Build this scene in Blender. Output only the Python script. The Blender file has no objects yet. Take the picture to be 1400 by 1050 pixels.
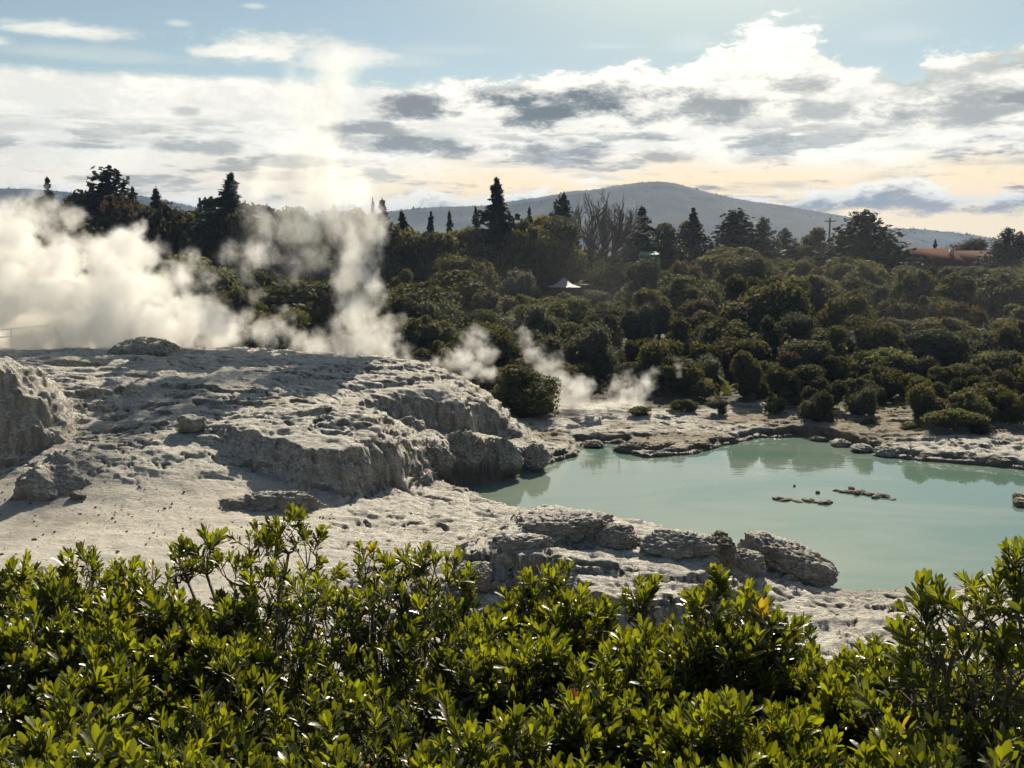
import bpy, math, random
import numpy as np
from mathutils import Matrix, Vector, noise as mnoise

R = math.radians
rnd = random.Random(11)
nrg = np.random.default_rng(5)
sc = bpy.context.scene
col = sc.collection

# ------------------------------------------------------------------ camera
H = 12.0            # eye height above the pool
F = 1345.0          # focal length in pixels of the 1400 px wide photograph
PITCH = math.atan(185 / 1345)
cam_d = bpy.data.cameras.new('camera')
cam = bpy.data.objects.new('camera', cam_d)
col.objects.link(cam)
cam.location = (0, 0, H)
cam.rotation_euler = (R(90) - PITCH, 0, 0)
cam_d.sensor_width = 36
cam_d.lens = 36 * F / 1400
cam_d.clip_start = 0.1
cam_d.clip_end = 20000
sc.camera = cam
HAZE = 1.6e-4         # density of the valley air
SUN_EL, SUN_AZ = R(35), R(12)      # azimuth measured from +Y towards +X

CP, SP = math.cos(PITCH), math.sin(PITCH)
def ray(px, py):
    dx, dy = (px - 700) / F, (525 - py) / F
    return dx, CP + dy * SP, dy * CP - SP
def atd(px, py, d):
    """point seen at that pixel, d metres ahead"""
    x, y, z = ray(px, py)
    return (x / y * d, d, H + z / y * d)
def atz(px, py, z0):
    """point seen at that pixel, at height z0"""
    x, y, z = ray(px, py)
    t = (z0 - H) / z
    return (x * t, y * t, z0)
def proj(p):
    x, y, z = p[0], p[1], p[2] - H
    f = y * CP - z * SP
    u = y * SP + z * CP
    return 700 + F * x / f, 525 - F * u / f, f

# ------------------------------------------------------------------ node helper
class NT:
    def __init__(s, tree): s.t = tree; s.N = tree.nodes; s.L = tree.links
    def node(s, typ, **kw):
        n = s.N.new(typ)
        for k, v in kw.items(): setattr(n, k, v)
        return n
    def put(s, inp, v):
        if isinstance(v, bpy.types.NodeSocket): s.L.new(v, inp)
        elif v is not None: inp.default_value = v
    def m(s, op, a, b=None, c=None, clamp=False):
        n = s.node('ShaderNodeMath', operation=op, use_clamp=clamp)
        s.put(n.inputs[0], a); s.put(n.inputs[1], b); s.put(n.inputs[2], c)
        return n.outputs[0]
    def v(s, op, a, b=None, scale=None):
        n = s.node('ShaderNodeVectorMath', operation=op)
        s.put(n.inputs[0], a); s.put(n.inputs[1], b)
        if scale is not None: s.put(n.inputs['Scale'], scale)
        return n.outputs['Value'] if op in ('LENGTH', 'DISTANCE', 'DOT_PRODUCT') else n.outputs[0]
    def xyz(s, x, y, z):
        n = s.node('ShaderNodeCombineXYZ')
        s.put(n.inputs[0], x); s.put(n.inputs[1], y); s.put(n.inputs[2], z)
        return n.outputs[0]
    def sep(s, v):
        n = s.node('ShaderNodeSeparateXYZ'); s.put(n.inputs[0], v)
        return n.outputs
    def ss(s, x, a, b, lo=0.0, hi=1.0):
        n = s.node('ShaderNodeMapRange', interpolation_type='SMOOTHSTEP')
        for i, q in enumerate((x, a, b, lo, hi)): s.put(n.inputs[i], q)
        return n.outputs[0]
    def lin(s, x, a, b, lo=0.0, hi=1.0):
        n = s.node('ShaderNodeMapRange')
        for i, q in enumerate((x, a, b, lo, hi)): s.put(n.inputs[i], q)
        return n.outputs[0]
    def noise(s, vec, scale, detail=4, rough=0.55, lac=2.0, dist=0.0, out='Fac', ntype=None, dim='3D'):
        n = s.node('ShaderNodeTexNoise', noise_dimensions=dim)
        if ntype: n.noise_type = ntype
        s.put(n.inputs['Vector'], vec); s.put(n.inputs['Scale'], scale); s.put(n.inputs['Detail'], detail)
        s.put(n.inputs['Roughness'], rough); s.put(n.inputs['Lacunarity'], lac); s.put(n.inputs['Distortion'], dist)
        return n.outputs[0] if out == 'Fac' else n.outputs[1]
    def mix(s, f, a, b, blend='MIX'):
        n = s.node('ShaderNodeMix', data_type='RGBA', blend_type=blend)
        s.put(n.inputs[0], f)
        for i, q in ((6, a), (7, b)):
            if isinstance(q, (tuple, list)) and len(q) == 3: q = (*q, 1)
            s.put(n.inputs[i], q)
        return n.outputs[2]
    def attr(s, name, out='Fac'):
        n = s.node('ShaderNodeAttribute', attribute_name=name)
        return n.outputs[out]

# ------------------------------------------------------------------ sky
world = bpy.data.worlds.new('World'); sc.world = world; world.use_nodes = True
world.cycles.sampling_method = 'MANUAL'; world.cycles.sample_map_resolution = 512
w = NT(world.node_tree); w.N.clear()
def elev(py): return math.degrees(math.atan((525 - py) / F) - PITCH)
def azim(px): return math.degrees(math.atan((px - 700) / F))
sky = w.node('ShaderNodeTexSky', sky_type='NISHITA')
sky.sun_disc = False; sky.sun_elevation = SUN_EL; sky.sun_rotation = SUN_AZ
sky.altitude = 300; sky.air_density = 1.0; sky.dust_density = 0.25; sky.ozone_density = 2.0
gen = w.node('ShaderNodeTexCoord').outputs['Generated']
dx_, dy_, dz_ = w.sep(gen)
az = w.m('MULTIPLY', w.m('ARCTAN2', dx_, dy_), 57.2958)
el = w.m('MULTIPLY', w.m('ARCSINE', dz_), 57.2958)
den = w.m('ADD', w.m('MAXIMUM', dz_, 0.0), 0.09)
P = w.xyz(w.m('DIVIDE', dx_, den), w.m('MULTIPLY', w.m('DIVIDE', dy_, den), 1.35), 0.0)
n_big = w.noise(P, 1.0, 7, 0.58)                                   # sheets of cloud, seen in perspective
A3 = w.xyz(w.m('MULTIPLY', dx_, 1.0), w.m('MULTIPLY', dy_, 1.0), w.m('MULTIPLY', dz_, 2.6))
n_fine = w.noise(A3, 15.0, 10, 0.70)                                # cauliflower edges
n_soft = w.noise(A3, 4.5, 5, 0.55)
nf = w.m('MULTIPLY', w.m('SUBTRACT', n_fine, 0.5), 1.5); ns = w.m('MULTIPLY', w.m('SUBTRACT', n_soft, 0.5), 1.7)
def gauss(pxc, wid):
    q = w.m('DIVIDE', w.m('SUBTRACT', az, azim(pxc)), wid)
    return w.m('EXPONENT', w.m('MULTIPLY', w.m('MULTIPLY', q, q), -1.0))
# how near to the sun (forward scattering makes cloud bright there)
sunv = (math.sin(SUN_AZ) * math.cos(SUN_EL), math.cos(SUN_AZ) * math.cos(SUN_EL), math.sin(SUN_EL))
cs = w.v('DOT_PRODUCT', gen, sunv)
fwd = w.ss(cs, 0.2, 0.97)
# the white sheet
top = w.m('ADD', 9.35, w.m('MULTIPLY', gauss(1050, 4.0), 2.0))
top = w.m('ADD', top, w.m('MULTIPLY', gauss(1400, 6.0), 1.0))
top = w.m('ADD', top, w.m('MULTIPLY', ns, w.lin(az, -14, 12, 0.7, 3.0)))
top = w.m('ADD', top, w.m('MULTIPLY', nf, w.lin(az, -14, 8, 0.6, 3.2)))
sheet = w.ss(w.m('SUBTRACT', top, el), -0.12, 0.55)
def ell(px, py, hx, hy, e=1.0, rough=3.0):
    """one cloud of its own: centre and half sizes in degrees given through photo pixels"""
    a = w.m('DIVIDE', w.m('SUBTRACT', az, azim(px)), hx / 23.3)
    b = w.m('DIVIDE', w.m('SUBTRACT', el, elev(py)), hy / 23.3)
    b = w.m('MULTIPLY', b, w.ss(b, -0.4, 0.4, 1.45, 1.0))            # flatter underneath
    d = w.m('SQRT', w.m('ADD', w.m('MULTIPLY', a, a), w.m('MULTIPLY', b, b)))
    d = w.m('ADD', d, w.m('MULTIPLY', nf, rough))
    d = w.m('ADD', d, w.m('MULTIPLY', ns, 1.3))
    return w.m('MULTIPLY', w.ss(d, 1.6, 0.30), e)
def union(lst):
    r = lst[0]
    for q in lst[1:]: r = w.m('MAXIMUM', r, q)
    return r
greys = union([ell(760, 148, 125, 32, 1.0), ell(825, 138, 50, 26, .9), ell(576, 152, 38, 17, .9), ell(570, 200, 105, 15, .85), ell(525, 180, 55, 9, .75), ell(760, 210, 58, 11, .8),
               ell(955, 152, 88, 24, .75), ell(1080, 127, 52, 13, .6), ell(1110, 163, 45, 13, .55), ell(1300, 168, 95, 20, .65), ell(1345, 108, 50, 18, .5), ell(1255, 122, 45, 13, .45), ell(1385, 158, 48, 9, .8),
               ell(905, 217, 28, 8, .65), ell(1030, 220, 48, 9, .45), ell(1170, 190, 30, 12, .5), ell(275, 208, 55, 8, .6), ell(150, 211, 48, 4, .6), ell(260, 163, 20, 7, .4), ell(1210, 212, 60, 6, .35)])
n_str = w.noise(w.xyz(dx_, dy_, w.m('MULTIPLY', dz_, 5.5)), 9.0, 7, 0.6)
streak = w.m('MULTIPLY', w.ss(w.m('ADD', n_str, w.m('MULTIPLY', nf, .3)), 0.51, 0.62), w.m('MULTIPLY', w.ss(el, 1.2, 2.5), w.ss(el, 8.0, 5.5)))
# grey bellies everywhere else in the sheet
g_noise = w.m('MULTIPLY', w.ss(w.m('ADD', n_big, w.m('MULTIPLY', nf, 0.35)), 0.50, 0.72), w.m('MULTIPLY', w.ss(el, 1.5, 3.5), w.ss(el, 9.0, 6.0)))
g_noise = w.m('MULTIPLY', g_noise, 0.55)
grey = w.m('MAXIMUM', w.m('MAXIMUM', greys, g_noise), w.m('MULTIPLY', streak, w.ss(az, -8, 6, .65, .85)))
white = w.mix(fwd, (0.40, 0.41, 0.41), (0.70, 0.665, 0.575))
white = w.mix(w.m('MULTIPLY', w.ss(w.m('ADD', n_fine, w.m('MULTIPLY', ns, .4)), 0.60, 0.38), 0.55), white, (0.42, 0.425, 0.39))
peach = w.mix(fwd, (0.38, 0.36, 0.31), (0.74, 0.57, 0.32))
pk = w.m('MULTIPLY', w.ss(w.m('ADD', el, w.m('MULTIPLY', ns, 2.6)), 5.6, 3.6), w.ss(az, -20, 2, 0.35, 1.0))
sheet_c = w.mix(pk, white, peach)
greyc = w.mix(fwd, (0.10, 0.115, 0.125), (0.088, 0.104, 0.106))
greyc = w.mix(w.m('MULTIPLY', w.ss(w.m('ADD', n_fine, w.m('MULTIPLY', ns, .3)), 0.46, 0.66), 0.7), greyc, (0.34, 0.35, 0.32))
sheet_c = w.mix(grey, sheet_c, greyc)
# the low row of cumulus just above the hills, bright heads and grey bellies
rowtop = w.m('ADD', 3.15, w.m('ADD', w.m('MULTIPLY', ns, 3.0), w.m('MULTIPLY', nf, 2.4)))
row = w.m('MULTIPLY', w.ss(w.m('SUBTRACT', rowtop, el), 0.0, 0.35), w.ss(w.m('ADD', el, w.m('MULTIPLY', nf, 2.0)), 1.7, 2.3))
rowc = w.mix(w.ss(w.m('SUBTRACT', rowtop, el), 0.35, 1.1), white, (0.12, 0.135, 0.14))
sheet_c = w.mix(w.m('MULTIPLY', row, 0.9), sheet_c, rowc)
# high wisps in the blue
wisps = union([ell(105, 68, 85, 10, .9, 2.6), ell(40, 62, 40, 6, .5, 1.6), ell(355, 80, 80, 17, 1.0, 3.0), ell(480, 85, 75, 20, .85, 3.0), ell(20, 14, 42, 13, .85, 3.0), ell(8, 88, 30, 8, .8, 1.6), ell(150, 96, 130, 10, .45, 1.6),
               ell(262, 48, 14, 5, .6, 1.2), ell(362, 19, 14, 4, .6, 1.2), ell(620, 70, 90, 10, .35, 1.6), ell(830, 65, 55, 7, .4, 1.6), ell(560, 85, 60, 14, .4, 1.6), ell(940, 66, 40, 14, .35, 1.6), ell(1210, 68, 50, 12, .4, 1.6)])
high = w.m('MULTIPLY', w.ss(w.noise(P, 0.8, 6, 0.6), 0.50, 0.85), w.ss(el, 13, 32, 0.0, 0.4))
wisp = w.m('MAXIMUM', wisps, high)
blue = w.mix(w.ss(cs, 0.83, 0.985), (0.16, 0.32, 0.47), (0.50, 0.58, 0.53))
mask0 = w.m('MAXIMUM', sheet, wisp)
cc = w.mix(sheet, white, sheet_c)
veilm = w.m('MULTIPLY', w.m('MULTIPLY', w.ss(cs, 0.86, 0.955), w.ss(n_soft, 0.2, 0.8, 0.8, 1.0)), 0.88)      # thin high veil round the sun
cc = w.mix(mask0, w.mix(w.ss(cs, .94, .992), w.mix(w.ss(cs, .88, .975), (0.30, 0.36, 0.335), (0.60, 0.61, 0.51)), (1.35, 1.25, 1.0)), cc)
mask = w.m('MAXIMUM', mask0, veilm)
bg1 = w.node('ShaderNodeBackground'); 
skyc = w.mix(1.0, sky.outputs[0], (1.02, 0.93, 0.75), 'MULTIPLY')
w.L.new(skyc, bg1.inputs[0]); bg1.inputs[1].default_value = 0.056
bg2 = w.node('ShaderNodeBackground'); w.put(bg2.inputs[0], cc); bg2.inputs[1].default_value = 1.0
mx = w.node('ShaderNodeMixShader'); w.put(mx.inputs[0], mask); w.L.new(bg1.outputs[0], mx.inputs[1]); w.L.new(bg2.outputs[0], mx.inputs[2])
wo = w.node('ShaderNodeOutputWorld'); w.L.new(mx.outputs[0], wo.inputs[0])

# ------------------------------------------------------------------ sun, exposure, render settings
sun_d = bpy.data.lights.new('sun', 'SUN'); sun_d.energy = 5.0; sun_d.angle = R(0.53); sun_d.color = (1.0, 0.89, 0.70)
sun = bpy.data.objects.new('sun', sun_d); col.objects.link(sun)
sun.rotation_euler = Vector(sunv).to_track_quat('Z', 'Y').to_euler()
sun.location = (40, 150, 80)
sc.view_settings.view_transform = 'Standard'
try: sc.view_settings.look = 'None'
except Exception: pass
sc.view_settings.exposure = 0.85; sc.view_settings.gamma = 1.0; sc.view_settings.use_curve_mapping = False
sc.render.engine = 'CYCLES'
cy = sc.cycles
cy.max_bounces = 12; cy.diffuse_bounces = 3; cy.glossy_bounces = 3; cy.transmission_bounces = 4; cy.volume_bounces = 10; cy.transparent_max_bounces = 8
cy.sample_clamp_indirect = 8; cy.sample_clamp_direct = 0
cy.use_denoising = True
try: cy.denoiser = 'OPENIMAGEDENOISE'
except Exception: pass
cy.volume_step_rate = 1.0; cy.volume_max_steps = 512

# ------------------------------------------------------------------ numeric helpers
def hash3(ix, iy, iz, seed):
    h = (ix.astype(np.uint32) * np.uint32(374761393) + iy.astype(np.uint32) * np.uint32(668265263) + iz.astype(np.uint32) * np.uint32(2147483647) + np.uint32(seed * 144269 & 0xffffffff))
    h = (h ^ (h >> np.uint32(13))) * np.uint32(1274126177)
    h = (h ^ (h >> np.uint32(16))) * np.uint32(2246822519)
    return ((h ^ (h >> np.uint32(13))) & np.uint32(0xffff)).astype(np.float32) / 65535.0
def vnoise(p, seed=0):
    """value noise in -1..1"""
    f = np.floor(p); i = f.astype(np.int64); t = (p - f).astype(np.float32)
    t = t * t * t * (t * (t * 6 - 15) + 10)
    out = 0
    for a in (0, 1):
        wa = t[:, 0] if a else 1 - t[:, 0]
        for b in (0, 1):
            wb = t[:, 1] if b else 1 - t[:, 1]
            for c in (0, 1):
                wc = t[:, 2] if c else 1 - t[:, 2]
                out = out + wa * wb * wc * hash3(i[:, 0] + a, i[:, 1] + b, i[:, 2] + c, seed)
    return out * 2 - 1
def fbm(p, octs=5, gain=0.5, lac=2.03, seed=0, ridged=False):
    amp, s, tot = 1.0, 0, 0
    q = np.array(p, dtype=np.float64)
    for k in range(octs):
        n = vnoise(q, seed + k * 7)
        if ridged: n = 1 - 2 * np.abs(n)
        s = s + amp * n; tot += amp; amp *= gain
        q = q * lac + 17.3
    return s / tot
def sstep(x, a, b):
    t = np.clip((x - a) / (b - a), 0, 1)
    return t * t * (3 - 2 * t)
def tps(pts, smooth=0.02):
    """smooth surface through scattered (x, y, z)"""
    P_ = np.array([p[:2] for p in pts], float); z = np.array([p[2] for p in pts], float)
    n = len(P_)
    def U(r2): return np.where(r2 > 1e-9, 0.5 * r2 * np.log(np.maximum(r2, 1e-9)), 0)
    K = U(((P_[:, None] - P_[None]) ** 2).sum(-1)) + np.eye(n) * smooth * 100
    A = np.zeros((n + 3, n + 3)); A[:n, :n] = K; A[:n, n] = 1; A[:n, n + 1:] = P_; A[n, :n] = 1; A[n + 1:, :n] = P_.T
    c = np.linalg.solve(A, np.concatenate([z, [0, 0, 0]]))
    def f(x, y):
        out = c[n] + c[n + 1] * x + c[n + 2] * y
        for k in range(n):
            out = out + c[k] * U((x - P_[k, 0]) ** 2 + (y - P_[k, 1]) ** 2)
        return out
    return f
def sdpoly(x, y, V, W=None):
    """signed distance to a polygon (inside positive), and a value W carried along its edges"""
    V = np.array(V, float)[:, :2]; n = len(V)
    best = np.full(x.shape, 1e18); wv = np.zeros(x.shape); inside = np.zeros(x.shape, bool)
    for i in range(n):
        a, b = V[i], V[(i + 1) % n]
        e = b - a; L2 = (e ** 2).sum() + 1e-12
        t = np.clip(((x - a[0]) * e[0] + (y - a[1]) * e[1]) / L2, 0, 1)
        d = (x - a[0] - t * e[0]) ** 2 + (y - a[1] - t * e[1]) ** 2
        m = d < best
        best = np.where(m, d, best)
        if W is not None: wv = np.where(m, W[i] * (1 - t) + W[(i + 1) % n] * t, wv)
        c = ((a[1] > y) != (b[1] > y))
        with np.errstate(divide='ignore', invalid='ignore'):
            xi = e[0] * (y - a[1]) / (e[1] if abs(e[1]) > 1e-12 else 1e-12) + a[0]
        inside ^= c & (x < xi)
    s = np.where(inside, 1, -1) * np.sqrt(best)
    return (s, wv) if W is not None else s

def mesh_np(name, verts, faces, mat=None, smooth=True, attrs=None, mats=None, matidx=None):
    """faces: int array (n, 3) or (n, 4), or a list of such arrays"""
    me = bpy.data.meshes.new(name)
    fs = [np.asarray(f) for f in (faces if isinstance(faces, list) else [faces]) if len(f)]
    verts = np.asarray(verts, np.float32)
    me.vertices.add(len(verts)); me.vertices.foreach_set('co', verts.ravel())
    nl = sum(f.size for f in fs); npoly = sum(len(f) for f in fs)
    me.loops.add(nl); me.polygons.add(npoly)
    me.loops.foreach_set('vertex_index', np.concatenate([f.ravel() for f in fs]).astype(np.int32))
    tot = np.concatenate([np.full(len(f), f.shape[1]) for f in fs]).astype(np.int32)
    st = np.concatenate([[0], np.cumsum(tot)[:-1]]).astype(np.int32)
    me.polygons.foreach_set('loop_start', st); me.polygons.foreach_set('loop_total', tot)
    if smooth: me.polygons.foreach_set('use_smooth', np.ones(npoly, bool))
    if attrs:
        for k, v in attrs.items():
            a = me.attributes.new(k, 'FLOAT', 'POINT'); a.data.foreach_set('value', np.asarray(v, np.float32))
    me.update(calc_edges=True); me.validate()
    if mats:
        for q in mats: me.materials.append(q)
        if matidx is not None: me.polygons.foreach_set('material_index', np.asarray(matidx, np.int32))
    elif mat: me.materials.append(mat)
    return me
def link(name, data, parent=None, loc=None, kind=None, label=None, cat=None, group=None):
    o = bpy.data.objects.new(name, data); col.objects.link(o)
    if parent is not None: o.parent = parent
    if loc is not None: o.location = loc
    tag(o, label, cat, group, kind)
    return o
def tag(o, label=None, cat=None, group=None, kind=None):
    if label: o['label'] = label
    if cat: o['category'] = cat
    if group: o['group'] = group
    if kind: o['kind'] = kind
    return o
def empty(name, loc, label, cat, group=None):
    o = bpy.data.objects.new(name, None); o.empty_display_size = 0.3; col.objects.link(o); o.location = loc
    return tag(o, label, cat, group)

NUM = ['zero', 'one', 'two', 'three', 'four', 'five', 'six', 'seven', 'eight', 'nine', 'ten', 'eleven', 'twelve', 'thirteen', 'fourteen', 'fifteen', 'sixteen', 'seventeen', 'eighteen', 'nineteen', 'twenty']
ORD = ['leftmost', 'second from left', 'third from left', 'fourth from left', 'fifth from left', 'sixth from left', 'seventh from left', 'eighth from left', 'ninth from left', 'tenth from left', 'eleventh from left', 'twelfth from left', 'thirteenth from left', 'fourteenth from left', 'fifteenth from left', 'sixteenth from left', 'seventeenth from left', 'eighteenth from left', 'nineteenth from left', 'twentieth from left']
def label_apart(items):
    """items: (px, object, singular, plural): like things are told apart by their order from the left"""
    by = {}
    for it in items: by.setdefault(it[2], []).append(it)
    for k, lst in by.items():
        lst.sort(key=lambda q: q[0])
        for i, (px, o, one, many) in enumerate(lst):
            n_ = len(lst)
            o['label'] = one if n_ == 1 else ('%s of %s %s' % (ORD[i] if i < n_ - 1 else 'rightmost', NUM[n_] if n_ <= 20 else 'the', many))
def newmat(name):
    m_ = bpy.data.materials.new(name); m_.use_nodes = True
    n = NT(m_.node_tree); n.N.clear()
    out = n.node('ShaderNodeOutputMaterial')
    return m_, n, out
def principled(n, base, rough=0.8, normal=None, spec=0.3, **kw):
    b = n.node('ShaderNodeBsdfPrincipled')
    if isinstance(base, tuple) and len(base) == 3: base = (*base, 1)
    n.put(b.inputs['Base Color'], base); n.put(b.inputs['Roughness'], rough); n.put(b.inputs['Specular IOR Level'], spec)
    if normal is not None: n.put(b.inputs['Normal'], normal)
    for k, v in kw.items(): n.put(b.inputs[k], v)
    return b.outputs[0]
def bump(n, h, strength=0.5, dist=0.05):
    b = n.node('ShaderNodeBump'); n.put(b.inputs['Height'], h); b.inputs['Strength'].default_value = strength; b.inputs['Distance'].default_value = dist
    return b.outputs[0]

# ------------------------------------------------------------------ materials
def sinter_mat(name, light, dark, stain, rough_scale=1.0):
    m_, n, out = newmat(name)
    pos = n.node('ShaderNodeNewGeometry').outputs['Position']
    a = n.noise(pos, 0.9, 6, 0.65); b = n.noise(pos, 7.0, 5, 0.7); c = n.noise(n.v('MULTIPLY', pos, (0.5, 1.3, 2.5)), 1.6, 5, 0.6)
    d = n.noise(pos, 28.0, 3, 0.6)
    cc_ = n.mix(n.ss(a, 0.35, 0.65), dark, light)
    cc_ = n.mix(n.m('MULTIPLY', n.ss(b, 0.54, 0.74), 0.45), cc_, stain)
    cc_ = n.mix(n.m('MULTIPLY', n.ss(c, 0.56, 0.70), 0.40), cc_, (stain[0] * .9, stain[1] * .88, stain[2] * .8))
    ochre = n.m('MULTIPLY', n.ss(n.noise(n.v('MULTIPLY', pos, (0.14, 0.34, 0.4)), 1.0, 6, 0.7), 0.56, 0.68), .45)
    cc_ = n.mix(n.m('MULTIPLY', ochre, n.lin(n.attr('sand'), 0, 1, 1, .3)), cc_, (0.40, 0.32, 0.20))
    run = n.m('MULTIPLY', n.ss(n.noise(n.v('MULTIPLY', pos, (1.6, 0.30, 0.5)), 1.2, 5, 0.65), 0.54, 0.66), .35)      # runoff channels
    cc_ = n.mix(run, cc_, (0.33, 0.325, 0.31))
    cc_ = n.mix(n.attr('tan'), cc_, n.mix(n.ss(b, .4, .6), (0.27, 0.215, 0.145), (0.19, 0.15, 0.10)))
    sand = n.mix(n.ss(b, 0.4, 0.7), (0.49, 0.455, 0.40), (0.37, 0.345, 0.30))
    sand = n.mix(n.m('MULTIPLY', n.ss(d, 0.60, 0.70), 0.55), sand, (0.20, 0.175, 0.14))
    sand = n.mix(n.m('MULTIPLY', n.ss(n.noise(pos, 0.7, 5, 0.65), 0.52, 0.68), 0.5), sand, (0.33, 0.305, 0.265))
    cc_ = n.mix(n.attr('sand'), cc_, sand)
    cc_ = n.mix(n.attr('wet'), cc_, (0.10, 0.075, 0.045))
    soil = n.mix(n.ss(b, 0.4, 0.65), (0.035, 0.03, 0.018), (0.05, 0.055, 0.02))
    cc_ = n.mix(n.attr('soil'), cc_, soil)
    h = n.m('ADD', n.m('MULTIPLY', b, 0.7), n.m('MULTIPLY', d, 0.3))
    h = n.m('ADD', h, n.m('MULTIPLY', n.noise(pos, 2.2, 4, 0.6, ntype='RIDGED_MULTIFRACTAL' if False else None), 0.8))
    str_ = n.noise(n.v('MULTIPLY', pos, (0.8, 2.6, 3.0)), 3.0, 6, 0.68)
    h = n.m('ADD', h, n.m('MULTIPLY', n.m('MINIMUM', n.m('ABSOLUTE', n.m('SUBTRACT', str_, 0.5)), 0.12), 5.0))
    h = n.m('MULTIPLY', h, n.lin(n.attr('sand'), 0, 1, 1.0, 0.45))
    nb = bump(n, h, 0.75, 0.12 * rough_scale)
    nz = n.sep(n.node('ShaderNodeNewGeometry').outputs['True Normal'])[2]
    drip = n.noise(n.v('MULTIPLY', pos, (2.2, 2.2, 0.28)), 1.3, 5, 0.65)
    cliff = n.m('MULTIPLY', n.ss(nz, 0.62, 0.30), n.ss(drip, 0.34, 0.62, .25, 1.0))                 # steep faces darker, in vertical streaks
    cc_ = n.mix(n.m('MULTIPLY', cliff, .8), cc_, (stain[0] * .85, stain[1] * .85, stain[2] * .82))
    str2 = n.noise(n.v('MULTIPLY', pos, (0.9, 2.0, 2.6)), 7.5, 5, 0.65)
    crev2 = n.m('MULTIPLY', n.m('MULTIPLY', n.ss(n.m('ABSOLUTE', n.m('SUBTRACT', str2, 0.5)), 0.05, 0.0), n.ss(a, .44, .6)), .5)
    cc_ = n.mix(n.m('MULTIPLY', crev2, n.lin(n.attr('sand'), 0, 1, 1, 0.1)), cc_, (stain[0] * .6, stain[1] * .6, stain[2] * .6))
    crev = n.m('MULTIPLY', n.m('MULTIPLY', n.ss(n.m('ABSOLUTE', n.m('SUBTRACT', str_, 0.5)), 0.045, 0.0), n.lin(n.attr('sand'), 0, 1, 1, 0)), .7)
    cc_ = n.mix(crev, cc_, (stain[0] * .5, stain[1] * .5, stain[2] * .5))
    n.L.new(principled(n, cc_, n.lin(n.attr('wet'), 0, 1, 0.85, 0.5), nb, 0.25), out.inputs[0])
    return m_
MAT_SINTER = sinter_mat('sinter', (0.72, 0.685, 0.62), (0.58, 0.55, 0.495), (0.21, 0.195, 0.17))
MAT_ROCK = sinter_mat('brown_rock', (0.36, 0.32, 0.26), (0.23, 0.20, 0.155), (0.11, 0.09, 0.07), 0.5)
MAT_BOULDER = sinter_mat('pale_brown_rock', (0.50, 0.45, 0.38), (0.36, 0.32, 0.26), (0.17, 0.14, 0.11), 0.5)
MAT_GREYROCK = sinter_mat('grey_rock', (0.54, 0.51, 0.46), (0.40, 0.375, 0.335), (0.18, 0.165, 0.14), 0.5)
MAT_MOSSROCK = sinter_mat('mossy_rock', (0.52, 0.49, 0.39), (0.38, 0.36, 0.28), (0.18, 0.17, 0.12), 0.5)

def water_mat():
    m_, n, out = newmat('milky_water')
    pos = n.node('ShaderNodeNewGeometry').outputs['Position']
    q = n.v('MULTIPLY', pos, (0.35, 1.0, 1.0))
    a = n.noise(n.v('MULTIPLY', pos, (.5, 1.2, 1)), 0.13, 5, 0.6, dist=.8)
    c_ = n.mix(n.ss(a, 0.35, 0.65), (0.096, 0.158, 0.130), (0.158, 0.198, 0.165))
    h = n.m('ADD', n.m('MULTIPLY', n.noise(q, 1.1, 3, 0.5), 1.0), n.m('MULTIPLY', n.noise(q, 5.0, 2, 0.5), 0.12))
    pat = n.ss(n.noise(n.v('MULTIPLY', pos, (0.4, 1, 1)), 0.16, 3, 0.55), 0.40, 0.65)
    b = n.node('ShaderNodeBump'); n.put(b.inputs['Height'], h); n.put(b.inputs['Strength'], n.lin(pat, 0, 1, 0.02, 0.16)); b.inputs['Distance'].default_value = 0.10
    n.L.new(principled(n, c_, 0.02, b.outputs[0], 0.5, IOR=1.5), out.inputs[0])
    return m_
MAT_WATER = water_mat()

def foliage_mat(name, c1, c2, hi, trans, spread=0.25):
    m_, n, out = newmat(name)
    oi = n.node('ShaderNodeObjectInfo').outputs['Random']
    t = n.attr('tint')
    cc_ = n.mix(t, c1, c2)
    hsv = n.node('ShaderNodeHueSaturation')
    n.put(hsv.inputs['Hue'], n.lin(oi, 0, 1, 0.5 - 0.018, 0.5 + 0.018)); n.put(hsv.inputs['Saturation'], n.lin(n.m('FRACT', n.m('MULTIPLY', oi, 7.3)), 0, 1, 0.6, 1.05))
    n.put(hsv.inputs['Value'], n.lin(n.m('FRACT', n.m('MULTIPLY', oi, 13.7)), 0, 1, 1 - spread * 1.4, 1 + spread * 1.6)); n.put(hsv.inputs['Color'], cc_)
    d = principled(n, hsv.outputs[0], 0.75, None, 0.08)
    tr = n.node('ShaderNodeBsdfTranslucent'); n.put(tr.inputs[0], n.mix(1.0, hsv.outputs[0], hi, 'MULTIPLY'))
    ms = n.node('ShaderNodeMixShader'); ms.inputs[0].default_value = trans
    n.L.new(d, ms.inputs[1]); n.L.new(tr.outputs[0], ms.inputs[2]); n.L.new(ms.outputs[0], out.inputs[0])
    return m_
MAT_BUSHTREE = foliage_mat('bush_foliage', (0.028, 0.033, 0.013), (0.092, 0.090, 0.032), (1.9, 1.7, 0.9), 0.38)
MAT_BRIGHT = foliage_mat('bright_foliage', (0.048, 0.052, 0.020), (0.120, 0.122, 0.045), (1.6, 1.6, 0.8), 0.4)
MAT_CONIFER = foliage_mat('conifer_foliage', (0.018, 0.026, 0.016), (0.038, 0.048, 0.024), (1.2, 1.3, 0.9), 0.2)
MAT_YELLOW = foliage_mat('yellow_foliage', (0.17, 0.125, 0.02), (0.28, 0.20, 0.03), (1.4, 1.3, 0.6), 0.4, 0.02)
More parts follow.
